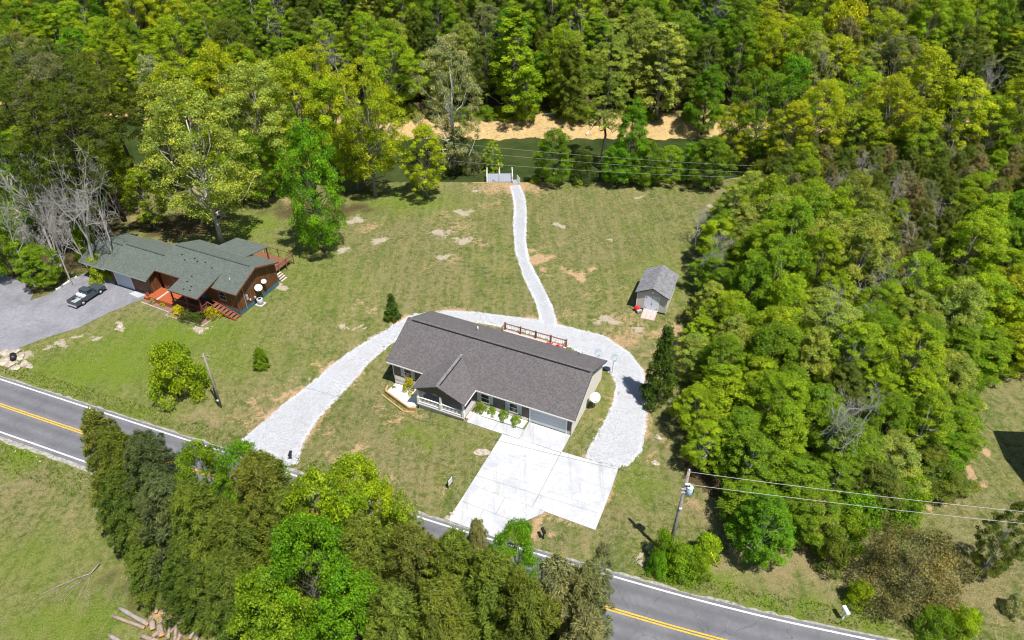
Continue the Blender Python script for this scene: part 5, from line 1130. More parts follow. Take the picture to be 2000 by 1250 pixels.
P['oak'] = [broadleaf(21, 18, 5.4, .26, 130, .17, 34000, .205, 'round', .28, .78, 45, .3), broadleaf(22, 18, 5.0, .22, 120, .17, 34000, .205, 'umbrella', .28, .78, 45, .3), broadleaf(23, 16, 4.6, .2, 110, .17, 30000, .205, 'round', .26, .78, 40, .26)]
P['airy'] = [broadleaf(31, 20, 5.2, .16, 170, .14, 36000, .20, 'round', .38, .8, 34, .28), broadleaf(32, 14, 3.6, .12, 130, .16, 26000, .18, 'round', .36, .8, 28, .18)]
P['poplar'] = [broadleaf(41, 22, 4.2, .16, 170, .16, 32000, .22, 'cone', .22, .8, 30, .28), broadleaf(42, 20, 3.8, .16, 150, .17, 30000, .22, 'column', .22, .8, 30, .26)]
P['cedar'] = [conifer(51, 13, 3.0, 46000, 170, .24, power=.5), conifer(52, 12, 3.3, 46000, 170, .24, power=.42), conifer(53, 12, 2.9, 44000, 170, .24, power=.46, droop=.16)]
P['scrub'] = [conifer(61, 9, 2.8, 30000, 120, .25, .05, .42, .1, .17, .14, .5, .5), conifer(62, 8, 3.0, 30000, 110, .25, .05, .38, .14, .17, .14, .5, .5)]
P['pine'] = [pine(71, 20, 3.8), pine(72, 20, 3.4, 30000, 80, .4)]
P['bare'] = [bare(81, 14, 4, .30, 4), bare(82, 11, 4, .25, 4), bare(83, 8, 3.5, .17, 4)]
P['magnolia'] = [broadleaf(91, 8, 1.8, .04, 90, .3, 15000, .2, 'cone', .1, .8, 10, .1, .5)]
P['bush'] = [broadleaf(101, 3, 2.0, .05, 50, .3, 11000, .15, 'dome', .16, .7, 16, .07), broadleaf(102, 3.4, 2.2, .04, 60, .28, 12000, .16, 'dome', .2, .7, 20, .07)]
P['shrub'] = [broadleaf(111, 1.0, .65, .08, 24, .36, 2200, .085, 'dome', .1, .75, 6, .03)]
P['dome'] = [broadleaf(121, 4.6, 4.6, .1, 130, .17, 18000, .16, 'dome', .6, .5, 70, .08)]
COLS = {'vivid': (.130, .300, .008), 'green': (.165, .295, .012), 'lime': (.250, .385, .012), 'yellow': (.345, .435, .012), 'gold': (.41, .44, .016), 'pale': (.290, .375, .075), 'silver': (.340, .395, .215), 'olive': (.130, .192, .024),
        'bronze': (.145, .185, .030), 'dark': (.085, .145, .018), 'blue': (.088, .135, .052), 'brown': (.205, .205, .095), 'greyolive': (.200, .235, .115), 'glossy': (.075, .150, .014)}
BARKS = {'oak': (.20, .18, .15), 'maple': (.10, .085, .07), 'pine': (.075, .058, .046), 'airy': (.42, .42, .38), 'bare': (.34, .32, .30), 'poplar': (.24, .23, .20), 'cedar': (.15, .12, .10), 'scrub': (.20, .17, .15)}
TREES = []
COLW = {'vivid': 'bright green', 'green': 'mid green', 'lime': 'light green', 'yellow': 'yellow green', 'gold': 'golden green', 'pale': 'pale green', 'silver': 'silvery green', 'olive': 'olive green', 'bronze': 'bronze tipped', 'dark': 'dark green', 'blue': 'bluish green', 'brown': 'brownish olive', 'greyolive': 'grey green', 'glossy': 'glossy dark green'}
NAMEW = {'maple': ('maple_tree', 'leafy tree', 'tree'), 'oak': ('oak_tree', 'spreading tree', 'tree'), 'airy': ('sycamore_tree', 'open crowned tree', 'tree'), 'poplar': ('poplar_tree', 'tall narrow tree', 'tree'), 'cedar': ('cedar_tree', 'cedar', 'tree'), 'scrub': ('scrub_cedar', 'scrubby cedar', 'tree'),
         'pine': ('pine_tree', 'pine', 'tree'), 'bare': ('bare_tree', 'leafless tree', 'tree'), 'magnolia': ('magnolia_tree', 'conical magnolia', 'tree'), 'bush': ('bush', 'bush', 'bush'), 'shrub': ('shrub', 'clipped shrub', 'shrub'), 'dome': ('wide_shrub', 'wide low shrub', 'shrub')}
def vary(c, a=.12, r=rnd):
    k = 1 + r.uniform(-a, a); return (c[0] * k * (1 + r.uniform(-a, a) * .45), c[1] * k, c[2] * k * (1 + r.uniform(-a, a)), 1)
def plant(kind, x, y, h, r, col, where, label=None, group=None, var=None, bark=None, rot=None, zoff=-.05, rr=rnd, lean=0):
    Pk = P[kind]; v = rr.randrange(len(Pk)) if var is None else var; cm, tm, H0, R0 = Pk[v]
    nm, word, cat = NAMEW[kind]
    e = empty(nm, (x, y, hz(x, y) + zoff), rr.uniform(0, 6.28) if rot is None else rot, label or (COLW[col] + ' ' + word + ' ' + where if kind != 'bare' else 'grey ' + word + ' ' + where), cat, group)
    e.scale = (r / R0, r / R0, h / H0)
    if lean: e.rotation_euler[0] = lean
    c = bpy.data.objects.new('crown' if kind != 'bare' else 'branches', cm); COL.objects.link(c); c.parent = e
    t = bpy.data.objects.new('trunk', tm); COL.objects.link(t); t.parent = e
    b = bark or BARKS.get(kind, (.16, .13, .1)); t.color = (*b, 1); c.color = vary(COLS[col], .13, rr) if kind != 'bare' else (*b, 1)
    TREES.append((e, kind, label is not None)); return e
def T(kind, tx, ty, by, r, col, where, **k):
    """tree whose top shows at (tx, ty) and whose trunk foot stands on the ground in picture row by"""
    nx_ = 1000.0; ny_ = 625 + FPX / math.tan(PITCH) 
    bx = nx_ + (tx - nx_) * (ny_ - by) / (ny_ - ty)
    x, y = G(bx, by); z0 = hz(x, y); d = ray(tx, ty); t = y / d[1]; h = CAMH + d[2] * t - z0
    return plant(kind, x, y, max(.5, h), r * {'maple': 1.12, 'oak': 1.25, 'airy': 1.2, 'poplar': 1.2, 'cedar': 1.3, 'pine': 1.2}.get(kind, 1.0), col, where, **k)

# --- single trees and shrubs on the lawns
T('magnolia', 1306, 640, 787, 1.75, 'glossy', '', label='dark conical magnolia between the gravel loop and the woods', group='lawn trees')
T('magnolia', 762, 574, 623, .95, 'glossy', '', label='small conical evergreen on the lawn behind the left end of the grey ranch house')
T('cedar', 503, 678, 717, .9, 'green', '', label='small dark spruce alone on the lawn between house and thin pole', var=0)
T('bush', 322, 678, 768, 2.65, 'lime', '', label='round yellow green bush on the roadside lawn left of the thin pole', var=1)
T('oak', 822, 246, 388, 3.1, 'yellow', '', label='round yellow green tree on the lawn edge left of the dock', var=2)
T('maple', 586, 236, 492, 3.7, 'vivid', '', label='tall bright green tree casting a round shadow behind the green roofed house', var=1)
T('oak', 345, 165, 474, 5.6, 'pale', '', label='large pale green oak with whitish limbs right behind the green roofed house', var=0, bark=(.42, .40, .34))
T('oak', 262, 330, 448, 2.4, 'lime', '', label='small light green tree left of the pale oak behind the garage wing', var=2)
T('bush', 218, 282, 372, 2.4, 'yellow', '', label='bright yellow green bushy tree beside the small green clearing by the river')
for (a, b, c, r, l) in ((936, 790, 806, .62, 'largest clipped shrub, nearest the porch of the ranch house'), (960, 797, 808, .5, 'small clipped shrub second from the porch in the white stone bed'), (984, 803, 818, .58, 'clipped shrub third from the porch in the white stone bed'), (1008, 814, 827, .6, 'clipped shrub nearest the garage door in the white stone bed')):
    T('shrub', a, b, c, r, 'green', '', label=l, group='shrubs in the white stone bed')
T('shrub', 941, 787, 796, .6, 'silver', '', label='grey green shrub behind the largest clipped shrub by the porch', group='shrubs in the white stone bed')
T('shrub', 797, 742, 766, .75, 'gold', '', label='golden shrub in the terraced stone bed left of the porch')
T('shrub', 769, 755, 760, .3, 'green', '', label='tiny green plant at the left end of the terraced stone bed')
for (a, b, c, r, co, l) in ((346, 598, 612, .8, 'gold', 'rounded golden shrub left of the dark pair in the flower bed'), (362, 608, 626, .9, 'dark', 'dark round shrub in the flower bed, left of its pair'), (384, 612, 628, .85, 'dark', 'dark round shrub in the flower bed, right of its pair'), (409, 604, 622, .85, 'gold', 'rounded golden shrub beside the red steps'), (413, 598, 608, .5, 'yellow', 'small yellow green plant beside the red steps'),
                  (318, 590, 596, .45, 'yellow', 'small yellow green plant below the orange entry deck'), (296, 584, 592, .4, 'silver', 'small silvery plant below the orange entry deck')):
    T('shrub', a, b, c, r, co, '', label=l, group='shrubs of the flower bed')
# --- river bank, near side
R_ = 'on the near bank '
T('airy', 872, 68, 352, 4.7, 'silver', '', label='tall silvery sycamore with white limbs on the river bank left of the dock', var=0, bark=(.55, .54, .5))
T('pine', 1196, 62, 348, 3.6, 'pale', '', label='tall lone pine with bare dark trunk in front of the river', var=1)
T('maple', 1085, 252, 358, 3.1, 'green', R_ + 'right of the dock', var=1)
T('maple', 1243, 195, 356, 3.0, 'vivid', R_ + 'right of the lone pine', var=0)
T('maple', 1208, 282, 360, 2.8, 'vivid', R_ + 'at the foot of the lone pine', var=2)
T('maple', 1268, 275, 360, 3.0, 'green', R_ + 'below the taller bright tree', var=1)
T('maple', 1312, 285, 358, 2.4, 'lime', R_ + 'behind the far lawn edge', var=2)
T('maple', 1400, 268, 368, 3.2, 'green', R_ + 'where the lawn meets the woods', var=2)
T('maple', 1352, 280, 352, 2.2, 'vivid', R_ + 'in the gap right of the beach', var=1)
T('bush', 1140, 296, 356, 1.9, 'dark', R_ + 'between the round tree and the pine'); T('bush', 1060, 318, 352, 1.5, 'bronze', R_ + 'just right of the dock'); T('bush', 1108, 330, 352, 1.2, 'lime', R_ + 'under the round bright tree')
T('airy', 962, 275, 350, 1.6, 'lime', R_ + 'behind the dock', var=1); T('maple', 892, 250, 352, 2.4, 'blue', R_ + 'below the silvery sycamore', var=2); T('bush', 925, 300, 351, 2.0, 'greyolive', R_ + 'left of the dock'); T('bush', 905, 322, 352, 1.5, 'green', R_ + 'at the waterline left of the dock')
T('bush', 1045, 346, 356, .8, 'lime', R_ + 'low at the end of the gravel path'); T('bush', 1130, 350, 362, .9, 'pale', R_ + 'as weeds at the lawn edge')
# left river woods
Lw = 'behind the green roofed house '
for (k, a, b, c, r, co, l, v) in (('oak', 700, 120, 385, 4.4, 'yellow', 'nearest the open lawn', 1), ('oak', 640, 150, 350, 4.2, 'lime', 'behind the tall bright tree', 2), ('oak', 560, 110, 352, 4.6, 'yellow', 'in the middle of the row', 0), ('oak', 480, 120, 380, 4.8, 'pale', 'behind the pale oak', 1), ('oak', 410, 95, 345, 4.6, 'yellow', 'in the back of the row', 0),
                      ('oak', 330, 120, 352, 4.8, 'yellow', 'left of the pale oak', 1), ('oak', 290, 165, 372, 3.3, 'pale', 'above the small clearing', 2), ('maple', 480, 260, 400, 3.3, 'green', 'right of the pale oak', 2), ('oak', 680, 235, 372, 2.8, 'yellow', 'beside the water at the lawn corner', 2), ('oak', 540, 230, 370, 3.6, 'lime', 'left of the tall bright tree', 0),
                      ('airy', 440, 180, 352, 4.2, 'pale', 'with thin grey limbs', 0), ('oak', 600, 90, 330, 4.2, 'yellow', 'at the top of the row', 1), ('oak', 728, 170, 345, 2.5, 'lime', 'overhanging the water', 2), ('airy', 285, 110, 330, 3.6, 'silver', 'top left of the row', 1), ('maple', 420, 300, 400, 2.6, 'lime', 'low behind the roof', 1)):
    T(k, a, b, c, r, co, Lw + l, var=v)
Pw = 'in the left pine stand '
for (k, a, b, c, r, co, l, v) in (('pine', 62, 95, 430, 4.2, 'greyolive', 'nearest the left edge', 0), ('pine', 128, 120, 432, 4.0, 'olive', 'with the leaning trunk', 1), ('pine', 176, 95, 380, 4.0, 'olive', 'beside the clearing', 0), ('pine', 20, 130, 500, 4.2, 'olive', 'behind the bare trees', 1), ('pine', 100, 160, 510, 3.6, 'olive', 'above the asphalt drive', 1), ('pine', -30, 90, 420, 4.4, 'olive', 'cut by the left edge', 0), ('pine', 90, 70, 360, 4.2, 'olive', 'at the back', 1), ('pine', 10, 60, 350, 4.2, 'greyolive', 'farthest back', 0),
                      ('maple', 110, 330, 470, 2.4, 'lime', 'behind the leafless trees', 1), ('maple', 60, 480, 560, 2.3, 'green', 'beside the asphalt drive', 2), ('bush', 185, 500, 545, 1.6, 'yellow', 'beside the garage wing', 0), ('bush', 150, 440, 500, 1.6, 'lime', 'between the leafless trees', 0)):
    T(k, a, b, c, r, co, Pw + l, var=v)
for (a, b, c, r, l, v) in ((85, 290, 548, 3.6, 'leaning over the asphalt drive', 0), (20, 300, 520, 3.6, 'at the left edge', 1), (150, 350, 545, 2.8, 'nearest the garage wing', 1), (60, 380, 560, 2.6, 'beside the green undergrowth', 2), (-10, 400, 560, 3.0, 'cut by the left edge', 2), (120, 400, 530, 2.6, 'in the middle of the leafless group', 2), (45, 330, 500, 3, 'behind the others', 2)):
    T('bare', a, b, c, r, 'brown', l, var=v)
for (k, a, b, c, r, co, l, v) in (('airy', -40, 240, 470, 3.6, 'green', 'at the far left edge', 0), ('oak', 15, 250, 445, 3.4, 'lime', 'above the leafless trees', 2), ('maple', -80, 330, 540, 3.2, 'green', 'cut by the left frame edge', 1), ('maple', 5, 420, 545, 1.8, 'green', 'low at the left edge', 2), ('oak', -70, 160, 400, 4, 'pale', 'highest at the left edge', 0), ('bare', 110, 300, 520, 2.6, 'brown', 'with pale spread limbs', 0), ('bare', 50, 400, 540, 2.6, 'brown', 'low at the drive edge', 1)):
    T(k, a, b, c, r, co, (Pw if k != 'bare' else 'among the left leafless group, ') + l, var=v)
T('bare', 655, 40, 200, 3.6, 'brown', 'high in the wood above the river', var=0); T('bare', 1630, 120, 330, 2.8, 'brown', 'among the yellow green trees at right', var=1); T('bare', 1370, 415, 480, 3.2, 'brown', 'at the lawn edge of the right hand woods', var=2); T('bare', 1395, 450, 560, 3.6, 'brown', 'spilling over the lawn edge above the shed', var=2); T('bare', 1730, 480, 640, 3.4, 'brown', 'in the middle of the right hand woods', var=0); T('bare', 1820, 440, 560, 3, 'brown', 'in the scrub at right', var=1)
T('bare', 1690, 600, 760, 3, 'brown', 'poking out of the vine covered trees', var=1); T('bare', 1955, 110, 260, 3, 'brown', 'at the right edge above the river', var=2); T('bare', 1640, 740, 900, 3, 'brown', 'pale in the middle of the lower woods', var=0)
# right hand river bank
for (k, a, b, c, r, co, v) in (('oak', 1500, 135, 335, 4.2, 'green', 1), ('oak', 1560, 200, 345, 3.6, 'yellow', 2), ('oak', 1620, 160, 335, 4.0, 'yellow', 0), ('oak', 1690, 130, 325, 4.2, 'lime', 1), ('oak', 1755, 150, 340, 4.4, 'yellow', 0), ('oak', 1830, 95, 325, 4.6, 'yellow', 2), ('oak', 1900, 150, 335, 4.2, 'yellow', 1), ('oak', 1700, 215, 350, 3.4, 'lime', 2), ('oak', 1960, 190, 330, 3.6, 'lime', 0), ('oak', 1560, 110, 320, 3.8, 'vivid', 2), ('oak', 1450, 200, 340, 3.0, 'yellow', 1), ('oak', 1800, 230, 350, 3.4, 'green', 1), ('oak', 2040, 130, 330, 4.4, 'yellow', 0)):
    T(k, a, b, c, r, co, 'on the river bank, upper right', var=v)
# --- far bank heroes
Fb = 'on the far bank '
T('airy', 1030, 110, 244, 2.4, 'lime', Fb + 'standing on the sand', var=1); T('poplar', 1005, 8, 228, 5.4, 'lime', '', label='tallest pyramid shaped light green tree beyond the sandy bank', var=0)
T('maple', 1392, 128, 262, 3.6, 'vivid', Fb + 'at the right end of the sand', var=0); T('poplar', 1305, 40, 232, 4.4, 'pale', Fb + 'right of the pine', var=1); T('cedar', 1120, 80, 228, 4.0, 'olive', Fb + 'left of the pine'); T('oak', 760, 70, 225, 5, 'lime', Fb + 'left of the sycamore')
T('cedar', 1660, 35, 190, 4.6, 'brown', '', label='round dark brownish conifer with a bright top high at the right', var=1); T('bush', 1665, 10, 150, 5, 'gold', 'high behind the dark round conifer')
for a in range(560, 1500, 42):
    if rnd.random() < .8: T('bush', a + rnd.uniform(-15, 15), 205 + rnd.uniform(-8, 8), 229, rnd.uniform(1.6, 2.6), rnd.choice(['lime', 'yellow', 'greyolive', 'green', 'pale']), Fb + 'along the top of the sand')
# --- roadside row at the bottom
Bt = 'in roadside row, '
for (k, a, b, c, r, co, l, v) in (('cedar', 172, 803, 1010, 2.8, 'bronze', 'at its left end beside the road', 0), ('cedar', 205, 835, 1035, 2.5, 'olive', 'second from its left end', 2), ('cedar', 268, 848, 1070, 3.0, 'blue', 'behind the left end, bluish', 1), ('cedar', 215, 925, 1085, 2.6, 'dark', 'at its lower left', 2), ('cedar', 300, 930, 1135, 3.2, 'blue', 'left of the middle', 0),
                      ('maple', 372, 868, 1060, 2.5, 'green', 'touching the road left of the gravel drive', 1), ('cedar', 360, 945, 1160, 3.0, 'olive', 'below the first leafy tree', 1), ('maple', 465, 868, 1060, 2.4, 'vivid', 'just below the gravel drive mouth', 2), ('cedar', 492, 890, 1140, 3.4, 'bronze', 'broad and rusty left of the leafy trees', 1), ('cedar', 430, 990, 1200, 3.0, 'olive', 'in the lower middle', 2),
                      ('cedar', 540, 955, 1190, 3.0, 'olive', 'behind the bright leafy tree', 0), ('maple', 690, 900, 1110, 3.0, 'lime', 'nearest the front lawn', 2), ('maple', 610, 925, 1180, 3.0, 'lime', 'right of the rusty cedar', 1), ('maple', 575, 1020, 1280, 3.2, 'vivid', 'as the big bright tree at its lower middle', 2), ('maple', 665, 1115, 1330, 2.8, 'vivid', 'at the bottom edge', 0),
                      ('maple', 745, 950, 1085, 1.8, 'yellow', 'with thin twigs reaching the lawn', 2), ('cedar', 700, 1010, 1240, 3.0, 'olive', 'between bright trees and rusty cedars', 2), ('cedar', 800, 1035, 1255, 3.0, 'bronze', 'left of the drive mouth', 1), ('cedar', 880, 1045, 1275, 3.1, 'olive', 'below the concrete drive mouth', 0), ('cedar', 960, 1080, 1310, 3.0, 'olive', 'below the round bright tree', 2), ('cedar', 930, 1015, 1180, 1.5, 'greyolive', 'thin and grey at the concrete edge', 2),
                      ('maple', 1003, 1028, 1185, 2.2, 'vivid', 'round beside the drive mouth', 2), ('cedar', 1090, 1090, 1330, 2.9, 'greyolive', 'silvery at its right end', 0), ('cedar', 1150, 1105, 1340, 2.4, 'greyolive', 'at the very right end over the road', 1), ('cedar', 1030, 1140, 1370, 3.0, 'olive', 'at the bottom edge right of the middle', 1), ('cedar', 850, 1140, 1370, 3.2, 'olive', 'at the bottom edge in the middle', 2), ('cedar', 760, 1150, 1370, 3.0, 'olive', 'at the bottom edge left of the middle', 0),
                      ('cedar', 430, 1090, 1290, 2.8, 'olive', 'at the bottom above the wood pile', 1), ('cedar', 350, 1050, 1200, 2.6, 'dark', 'above the wood pile', 2), ('maple', 500, 1120, 1340, 3.0, 'green', 'beside the bright tree at the bottom', 0), ('cedar', 270, 1030, 1150, 2.2, 'olive', 'above the fallen branch', 2), ('cedar', 1150, 1200, 1420, 2.8, 'greyolive', 'cut by the bottom edge', 2), ('airy', 780, 960, 1110, 1.4, 'pale', 'sparse at the road edge', 1), ('airy', 1180, 1065, 1180, 1.1, 'greyolive', 'sparse beside the right white line', 1)):
    T(k, a, b, c, r, co, Bt + l, var=v)
T('bare', 560, 1100, 1280, 2.2, 'brown', 'inside the roadside row', var=1); T('bare', 985, 1120, 1290, 2.0, 'brown', 'below the round bright roadside tree', var=1)
# --- lower right
for (k, a, b, c, r, co, l, v) in (('dome', 1815, 1062, 1150, 4.3, 'brown', 'wide brownish shrub with thin twigs at the lower right', 0), ('bush', 1303, 1040, 1095, 1.0, 'green', 'ivy covering the foot of the transformer pole', 0), ('bush', 1335, 1072, 1112, 1.5, 'green', 'ivy bush right of the transformer pole foot', 1), ('bush', 1385, 1050, 1088, 1.2, 'lime', 'ivy bush above the yellow guy guard', 0), ('bush', 1290, 1085, 1118, .9, 'vivid', 'ivy mound left of the transformer pole foot', 1), ('bush', 1372, 1092, 1122, .9, 'green', 'low green bush below the yellow guy guard', 0),
                      ('bush', 1640, 1052, 1100, 1.5, 'olive', 'small olive bush alone on the dry grass', 0), ('bush', 1690, 1140, 1175, 1.0, 'lime', 'small light green bush above the white mailbox', 1), ('bush', 1900, 1195, 1235, 1.2, 'lime', 'low green bush at the foot of the wide brownish shrub', 0), ('airy', 2010, 985, 1120, 1.7, 'olive', 'thin tree at the right edge below the big shadow', 1), ('bush', 1998, 1168, 1195, .9, 'silver', 'white flowering bush cut by the right edge', 0), ('airy', 1510, 975, 1085, 2.4, 'vivid', 'vine covered tree at the lower tip of the woods', 1), ('bush', 1840, 1195, 1230, 1.4, 'green', 'green growth below the wide brownish shrub', 1)):
    T(k, a, b, c, r, co, '', label=l, var=v)

# --- right hand woods, filled
r5 = random.Random(99); pts = []
xs = [p[0] for p in WOODS]; ys = [p[1] for p in WOODS]
for _ in range(9000):
    x = r5.uniform(min(xs), min(max(xs), 125)); y = r5.uniform(min(ys), max(ys))
    if not inpoly(x, y, WOODS) or y > np.interp(x, *NEAR) - 1.5: continue
    near_ = min([math.dist((x, y), q) for q in pts] + [9e9])
    if near_ < (2.7 if proj(x, y, 0)[1] < 500 else 3.3): continue
    pts.append((x, y))
def edge_dist(x, y, Q):
    return min(abs((b[0] - a[0]) * (a[1] - y) - (a[0] - x) * (b[1] - a[1])) / (math.dist(a, b) + 1e-6) if 0 <= ((x - a[0]) * (b[0] - a[0]) + (y - a[1]) * (b[1] - a[1])) / (math.dist(a, b) ** 2 + 1e-6) <= 1 else min(math.dist((x, y), a), math.dist((x, y), b)) for a, b in zip(Q, Q[1:] + Q[:1]))
for (x, y) in pts:
    px, py = proj(x, y, 0)
    if px > 2230: continue
    ed = edge_dist(x, y, WOODS); sc_ = .55 + .45 * min(1, ed / 5)
    if py < 500 and px > 1430 + (py - 400) * .6:
        k = 'scrub'; h = r5.uniform(7, 9.5); r = r5.uniform(2.3, 3.1); co = r5.choice(['brown', 'olive', 'olive', 'greyolive', 'bronze', 'olive']); wh = 'in the brown scrub at right'
        if r5.random() < .10: k, co = 'maple', 'lime'
        if r5.random() < .13: k = 'bare'
    elif py < 640 and px > 1690 and px < 1850:
        k = 'scrub'; h = r5.uniform(7, 9); r = 2.7; co = r5.choice(['olive', 'brown', 'bronze']); wh = 'in the right woods, brown middle'
    elif px >= 1840 and py < 760:
        k = r5.choice(['maple', 'oak']); h = r5.uniform(10, 14); r = r5.uniform(3.2, 4.3); co = r5.choice(['green', 'vivid', 'lime', 'lime']); wh = 'in the right edge wood'
        if px > 1930 and py > 600: co = 'yellow'
    elif py < 640:
        k = r5.choice(['airy', 'maple', 'oak', 'oak']); h = r5.uniform(11, 15.5); r = r5.uniform(3.0, 4.2); co = r5.choice(['pale', 'green', 'lime', 'green', 'pale']); wh = 'in woods right of the shed'
    elif py < 800:
        k = r5.choice(['maple', 'airy', 'oak']); h = r5.uniform(9, 13); r = r5.uniform(2.8, 4.0); co = r5.choice(['green', 'lime', 'lime', 'pale']); wh = 'in woods right of the magnolia'
        if px > 1720: co = r5.choice(['green', 'lime', 'pale'])
    else:
        k = r5.choice(['maple', 'oak', 'airy', 'maple']); h = r5.uniform(7, 11); r = r5.uniform(2.6, 3.8); co = r5.choice(['green', 'lime', 'green', 'pale', 'lime', 'olive']); wh = 'in woods above the transformer pole'
    plant(k, x, y, h * sc_, r * (.7 + .3 * sc_), co, wh, rr=r5)
EB = resample([WOODS[i] for i in range(7, 15)], 2.1, False)
for (x, y) in EB:
    if r5.random() < .8: plant(r5.choice(['bush', 'bush', 'maple']), x + r5.uniform(-.8, .8), y + r5.uniform(-.6, 1.2), r5.uniform(2.4, 4.8), r5.uniform(1.5, 2.4), r5.choice(['green', 'lime', 'green', 'vivid', 'pale']), 'along the lower edge of the right woods', rr=r5)
# --- far wooded hillside
r6 = random.Random(5); fp = []; fx = (-150, 150)
heroes = [(t[0].location.x, t[0].location.y) for t in TREES]
for _ in range(30000):
    x = r6.uniform(-185, 185); b = r6.uniform(9 if -46 < x < 60 else 1.5, 76); y = np.interp(x, *FARW) + b
    px, py = proj(x, y, hz(x, y) + 12)
    if px < -160 or px > 2160 or py < -150: continue
    if any((x - q[0]) ** 2 + (y - q[1]) ** 2 < 20 for q in fp) or any((x - q[0]) ** 2 + (y - q[1]) ** 2 < 14 for q in heroes): continue
    fp.append((x, y))
for (x, y) in fp:
    px, py = proj(x, y, hz(x, y) + 12); n_ = math.sin(x * .07 + 1.3) + math.sin(y * .11 + x * .031) + r6.uniform(-1, 1)
    side = 'left third' if px < 560 else 'middle' if px < 1420 else 'right third'
    depth = 'lowest rows' if py > 150 else 'middle rows' if py > 60 else 'top rows'
    if px < 760: mixc = ['yellow', 'lime', 'lime', 'yellow', 'green', 'vivid', 'olive']
    elif px < 1450: mixc = ['green', 'olive', 'green', 'lime', 'greyolive', 'vivid', 'pale', 'olive', 'yellow']
    else: mixc = ['yellow', 'olive', 'greyolive', 'lime', 'dark', 'pale', 'green', 'yellow']
    if n_ < -.6: mixc = ['dark', 'olive', 'green', 'lime', 'green', 'pale']
    co = r6.choice(mixc)
    k = 'cedar' if co in ('dark', 'olive') and r6.random() < .6 else r6.choice(['oak', 'oak', 'poplar', 'maple', 'airy'])
    q_ = r6.random(); h = 10.5 + 9.5 * q_; r = 3.1 + 1.3 * q_ + r6.uniform(0, 1.4)
    if k == 'cedar': h = r6.uniform(11, 16); r = r6.uniform(3.3, 4.2)
    if r6.random() < .03: k = 'bare'
    plant(k, x, y, h, r, co, 'on far hillside, ' + side + ', ' + depth, rr=r6)

# one label for one tree: size first, then place, then the order among those that still look alike
from collections import defaultdict
def ordw(i):
    base = ['', 'first', 'second', 'third', 'fourth', 'fifth', 'sixth', 'seventh', 'eighth', 'ninth', 'tenth', 'eleventh', 'twelfth', 'thirteenth', 'fourteenth', 'fifteenth', 'sixteenth', 'seventeenth', 'eighteenth', 'nineteenth']
    return base[i] if i < 20 else 'twentieth' if i == 20 else 'twenty-' + base[i - 20] if i < 30 else 'thirtieth' if i == 30 else 'thirty-' + base[i - 30]
groups = defaultdict(list)
for e, kind, own in TREES: groups[e['label'].strip()].append(e)
final = defaultdict(list)
for lab, es in groups.items():
    if len(es) > 2:
        es.sort(key=lambda o: o.scale[2] * o.scale[0]); n = len(es)
        for i, o in enumerate(es): final[('small ' if i < n / 3 else 'tall ' if i >= 2 * n / 3 else 'medium ') + lab].append(o)
    else: final[lab] += es
for lab, es in final.items():
    es.sort(key=lambda o: proj(o.location.x, o.location.y, o.location.z + 6)[0]); n = len(es)
    for i, o in enumerate(es):
        s = lab
        if n > 1:
            s = lab + (', leftmost' if i == 0 else ', rightmost' if i == n - 1 else ', ' + (ordw(i + 1) + ' from left' if i < n / 2 else ordw(n - i) + ' from right'))
            o['group'] = lab[:70]
        o['label'] = ' '.join(s.split())

# ------------------------------------------------------------------ grass blades, weeds, loose gravel stones (uncountable)
rng = np.random.default_rng(4)
def scatter_blades(n, xr, yr, hmin, hmax, wid, keep, name, colr, label):
    x = rng.uniform(*xr, n); y = rng.uniform(*yr, n); k = keep(x, y); x, y = x[k], y[k]; n = len(x); z = hgt(x, y) - .01
    a = rng.uniform(0, 6.28, n); h = rng.uniform(hmin, hmax, n); dx, dy = np.cos(a) * wid * rng.uniform(.6, 1.4, n), np.sin(a) * wid * rng.uniform(.6, 1.4, n); lx, ly = rng.normal(0, .5, n) * h, rng.normal(0, .5, n) * h
    V = np.stack([np.stack([x - dx, y - dy, z], -1), np.stack([x + dx, y + dy, z], -1), np.stack([x + lx, y + ly, z + h], -1)], 1).reshape(-1, 3)
    me = np_mesh(name, V, np.arange(3 * n).reshape(n, 3), {'tint': np.clip(rng.normal(.45, .38, n), 0, 1), 'hue': np.clip(.5 + .4 * np.sin(x * .3) * np.sin(y * .27 + 1), 0, 1)}, 'FACE'); o = link(name, me, None, M['leaf']); o.color = colr; tag(o, label, 'grass', kind='stuff'); return n
paved = []
for poly in ([G(*p) for p in [(-90, 745), (0, 697), (38, 679), (154, 640), (262, 590), (296, 571), (236, 556), (165, 534), (96, 575), (58, 587), (66, 572), (0, 532), (-90, 520)]], outer + inner, pl + pr, [W(*p) for p in [(-24.4, 38.3), (-10.6, 43.4), (-11, 51.8), (-17.3, 54.2), (-29, 54.2), (-29, 51.1), (-24.4, 51.1)]], [W(*p) for p in [(-40.9, 50.2), (-29, 51.2), (-17.2, 54), (-17.2, 64.5), (-40.9, 64.5)]], [W(*p) for p in [(-92.5, 54.5), (-80, 53), (-69, 52.2), (-65.5, 55.5), (-65.5, 64.5), (-67, 70), (-92, 62)]], [(17, 80), (21.5, 78.4), (23.5, 84.5), (19.3, 86.2)]):
    paved.append(poly)
roadpoly = offset(wl, -.9) + offset(wl, 7.5)[::-1]; paved.append(roadpoly)
def lawn(x, y):
    k = y < np.interp(x, *NEAR) - .3
    for q in paved: k &= ~inpoly(x, y, q)
    return k & ~inpoly(x, y, WOODS)
def patchy(x, y): return rng.random(len(x)) < (.35 + .45 * (np.sin(x * .31 + 2 * np.sin(y * .17)) * np.sin(y * .23 + x * .11) + .3))
scatter_blades(260000, (-75, 55), (32, 122), .05, .12, .05, lambda x, y: lawn(x, y) & patchy(x, y), 'grass', (.15, .185, .035, 1), 'short green grass blades covering the lawns')
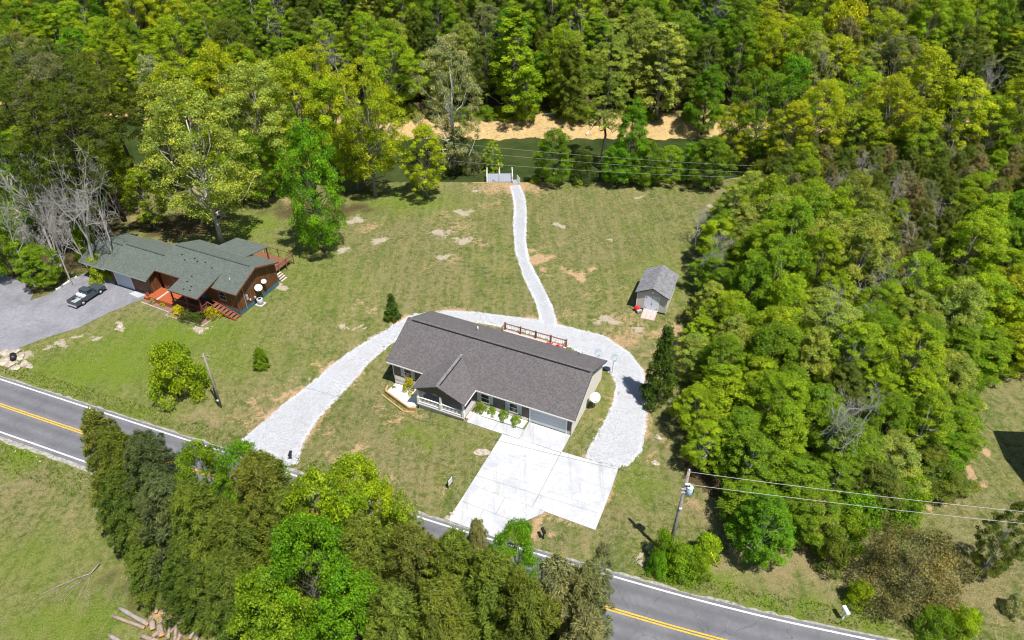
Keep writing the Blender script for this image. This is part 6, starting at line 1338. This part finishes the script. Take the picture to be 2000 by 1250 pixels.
scatter_blades(110000, (-75, 55), (32, 122), .04, .10, .05, lambda x, y: lawn(x, y) & ~patchy(x, y), 'dry_grass', (.38, .32, .18, 1), 'dry straw coloured blades scattered through the lawns')
def verge(x, y):
    p, q = [], []
    e1 = offset(wl, -2.6); k = inpoly(x, y, offset(wl, -.8) + e1[::-1]) & ((x > 11) | (x < -18)); k |= inpoly(x, y, offset(wl, 7.7) + offset(wl, 10.5)[::-1])
    return k & ~inpoly(x, y, paved[1]) & ~inpoly(x, y, paved[0])
scatter_blades(130000, (-70, 45), (25, 70), .12, .34, .05, verge, 'tall_weeds', (.13, .22, .015, 1), 'taller bright green weeds along the road verges')
def scatter_stones(n, polys, smin, smax, mat, name, label, edge=None):
    pts_ = []
    for q in polys:
        if edge:
            e = resample(q, .12); k = n // len(polys); i = rng.integers(0, len(e), k); e = np.array(e); pts_.append(e[i] + rng.normal(0, edge, (k, 2)))
        else:
            xs_ = [p[0] for p in q]; ys_ = [p[1] for p in q]; x = rng.uniform(min(xs_), max(xs_), n); y = rng.uniform(min(ys_), max(ys_), n); k = inpoly(x, y, q); pts_.append(np.stack([x[k], y[k]], -1))
    p = np.concatenate(pts_); n = len(p); z = hgt(p[:, 0], p[:, 1]) + (.03 if not edge else 0.0); s = rng.uniform(smin, smax, n)[:, None, None]
    base = np.array([[1, 0, 0], [-.5, .87, 0], [-.5, -.87, 0], [0, 0, .75]]); a = rng.uniform(0, 6.28, n); ca, sa = np.cos(a), np.sin(a)
    Rm = np.zeros((n, 3, 3)); Rm[:, 0, 0] = ca; Rm[:, 0, 1] = -sa; Rm[:, 1, 0] = sa; Rm[:, 1, 1] = ca; Rm[:, 2, 2] = 1
    V = np.einsum('nij,kj->nki', Rm, base) * s * (1 + rng.uniform(-.3, .3, (n, 4, 1))) + np.stack([p[:, 0], p[:, 1], z], -1)[:, None]
    F = (np.array([[0, 1, 3], [1, 2, 3], [2, 0, 3]])[None] + 4 * np.arange(n)[:, None, None]).reshape(-1, 3)
    tag(link(name, np_mesh(name, V.reshape(-1, 3), F), None, mat), label, 'gravel', kind='stuff')
M['pebble'] = plain("grey_white_pebble", (.46, .475, .51), .9, .4, 2.2)
loop_e = outer; scatter_stones(26000, [outer + inner, pl + pr], .05, .10, M['pebble'], 'loose_gravel', 'loose white stones spilling over the edges of the gravel drive and path', .13)
scatter_stones(60000, [outer + inner], .03, .06, M['pebble'], 'gravel_stones', 'white crushed stones lying on the gravel drive loop')
scatter_stones(14000, [offset(wl, 7.0) + offset(wl, 8.3)[::-1]], .05, .13, M['pebble'], 'shoulder_gravel', 'grey white stones along the lower road shoulder')

bankpoly = [(x, float(np.interp(x, *FARW)) + .2) for x in range(-45, 62, 4)] + [(x, float(np.interp(x, *FARW)) + 8.5) for x in range(60, -46, -4)]
M['rubble'] = plain('tan_rubble', (.40, .30, .17), .95, .5, 1.2)
scatter_stones(9000, [bankpoly], .08, .28, M['rubble'], 'bank_rubble', 'tan stones and gravel strewn over the sandy far bank')
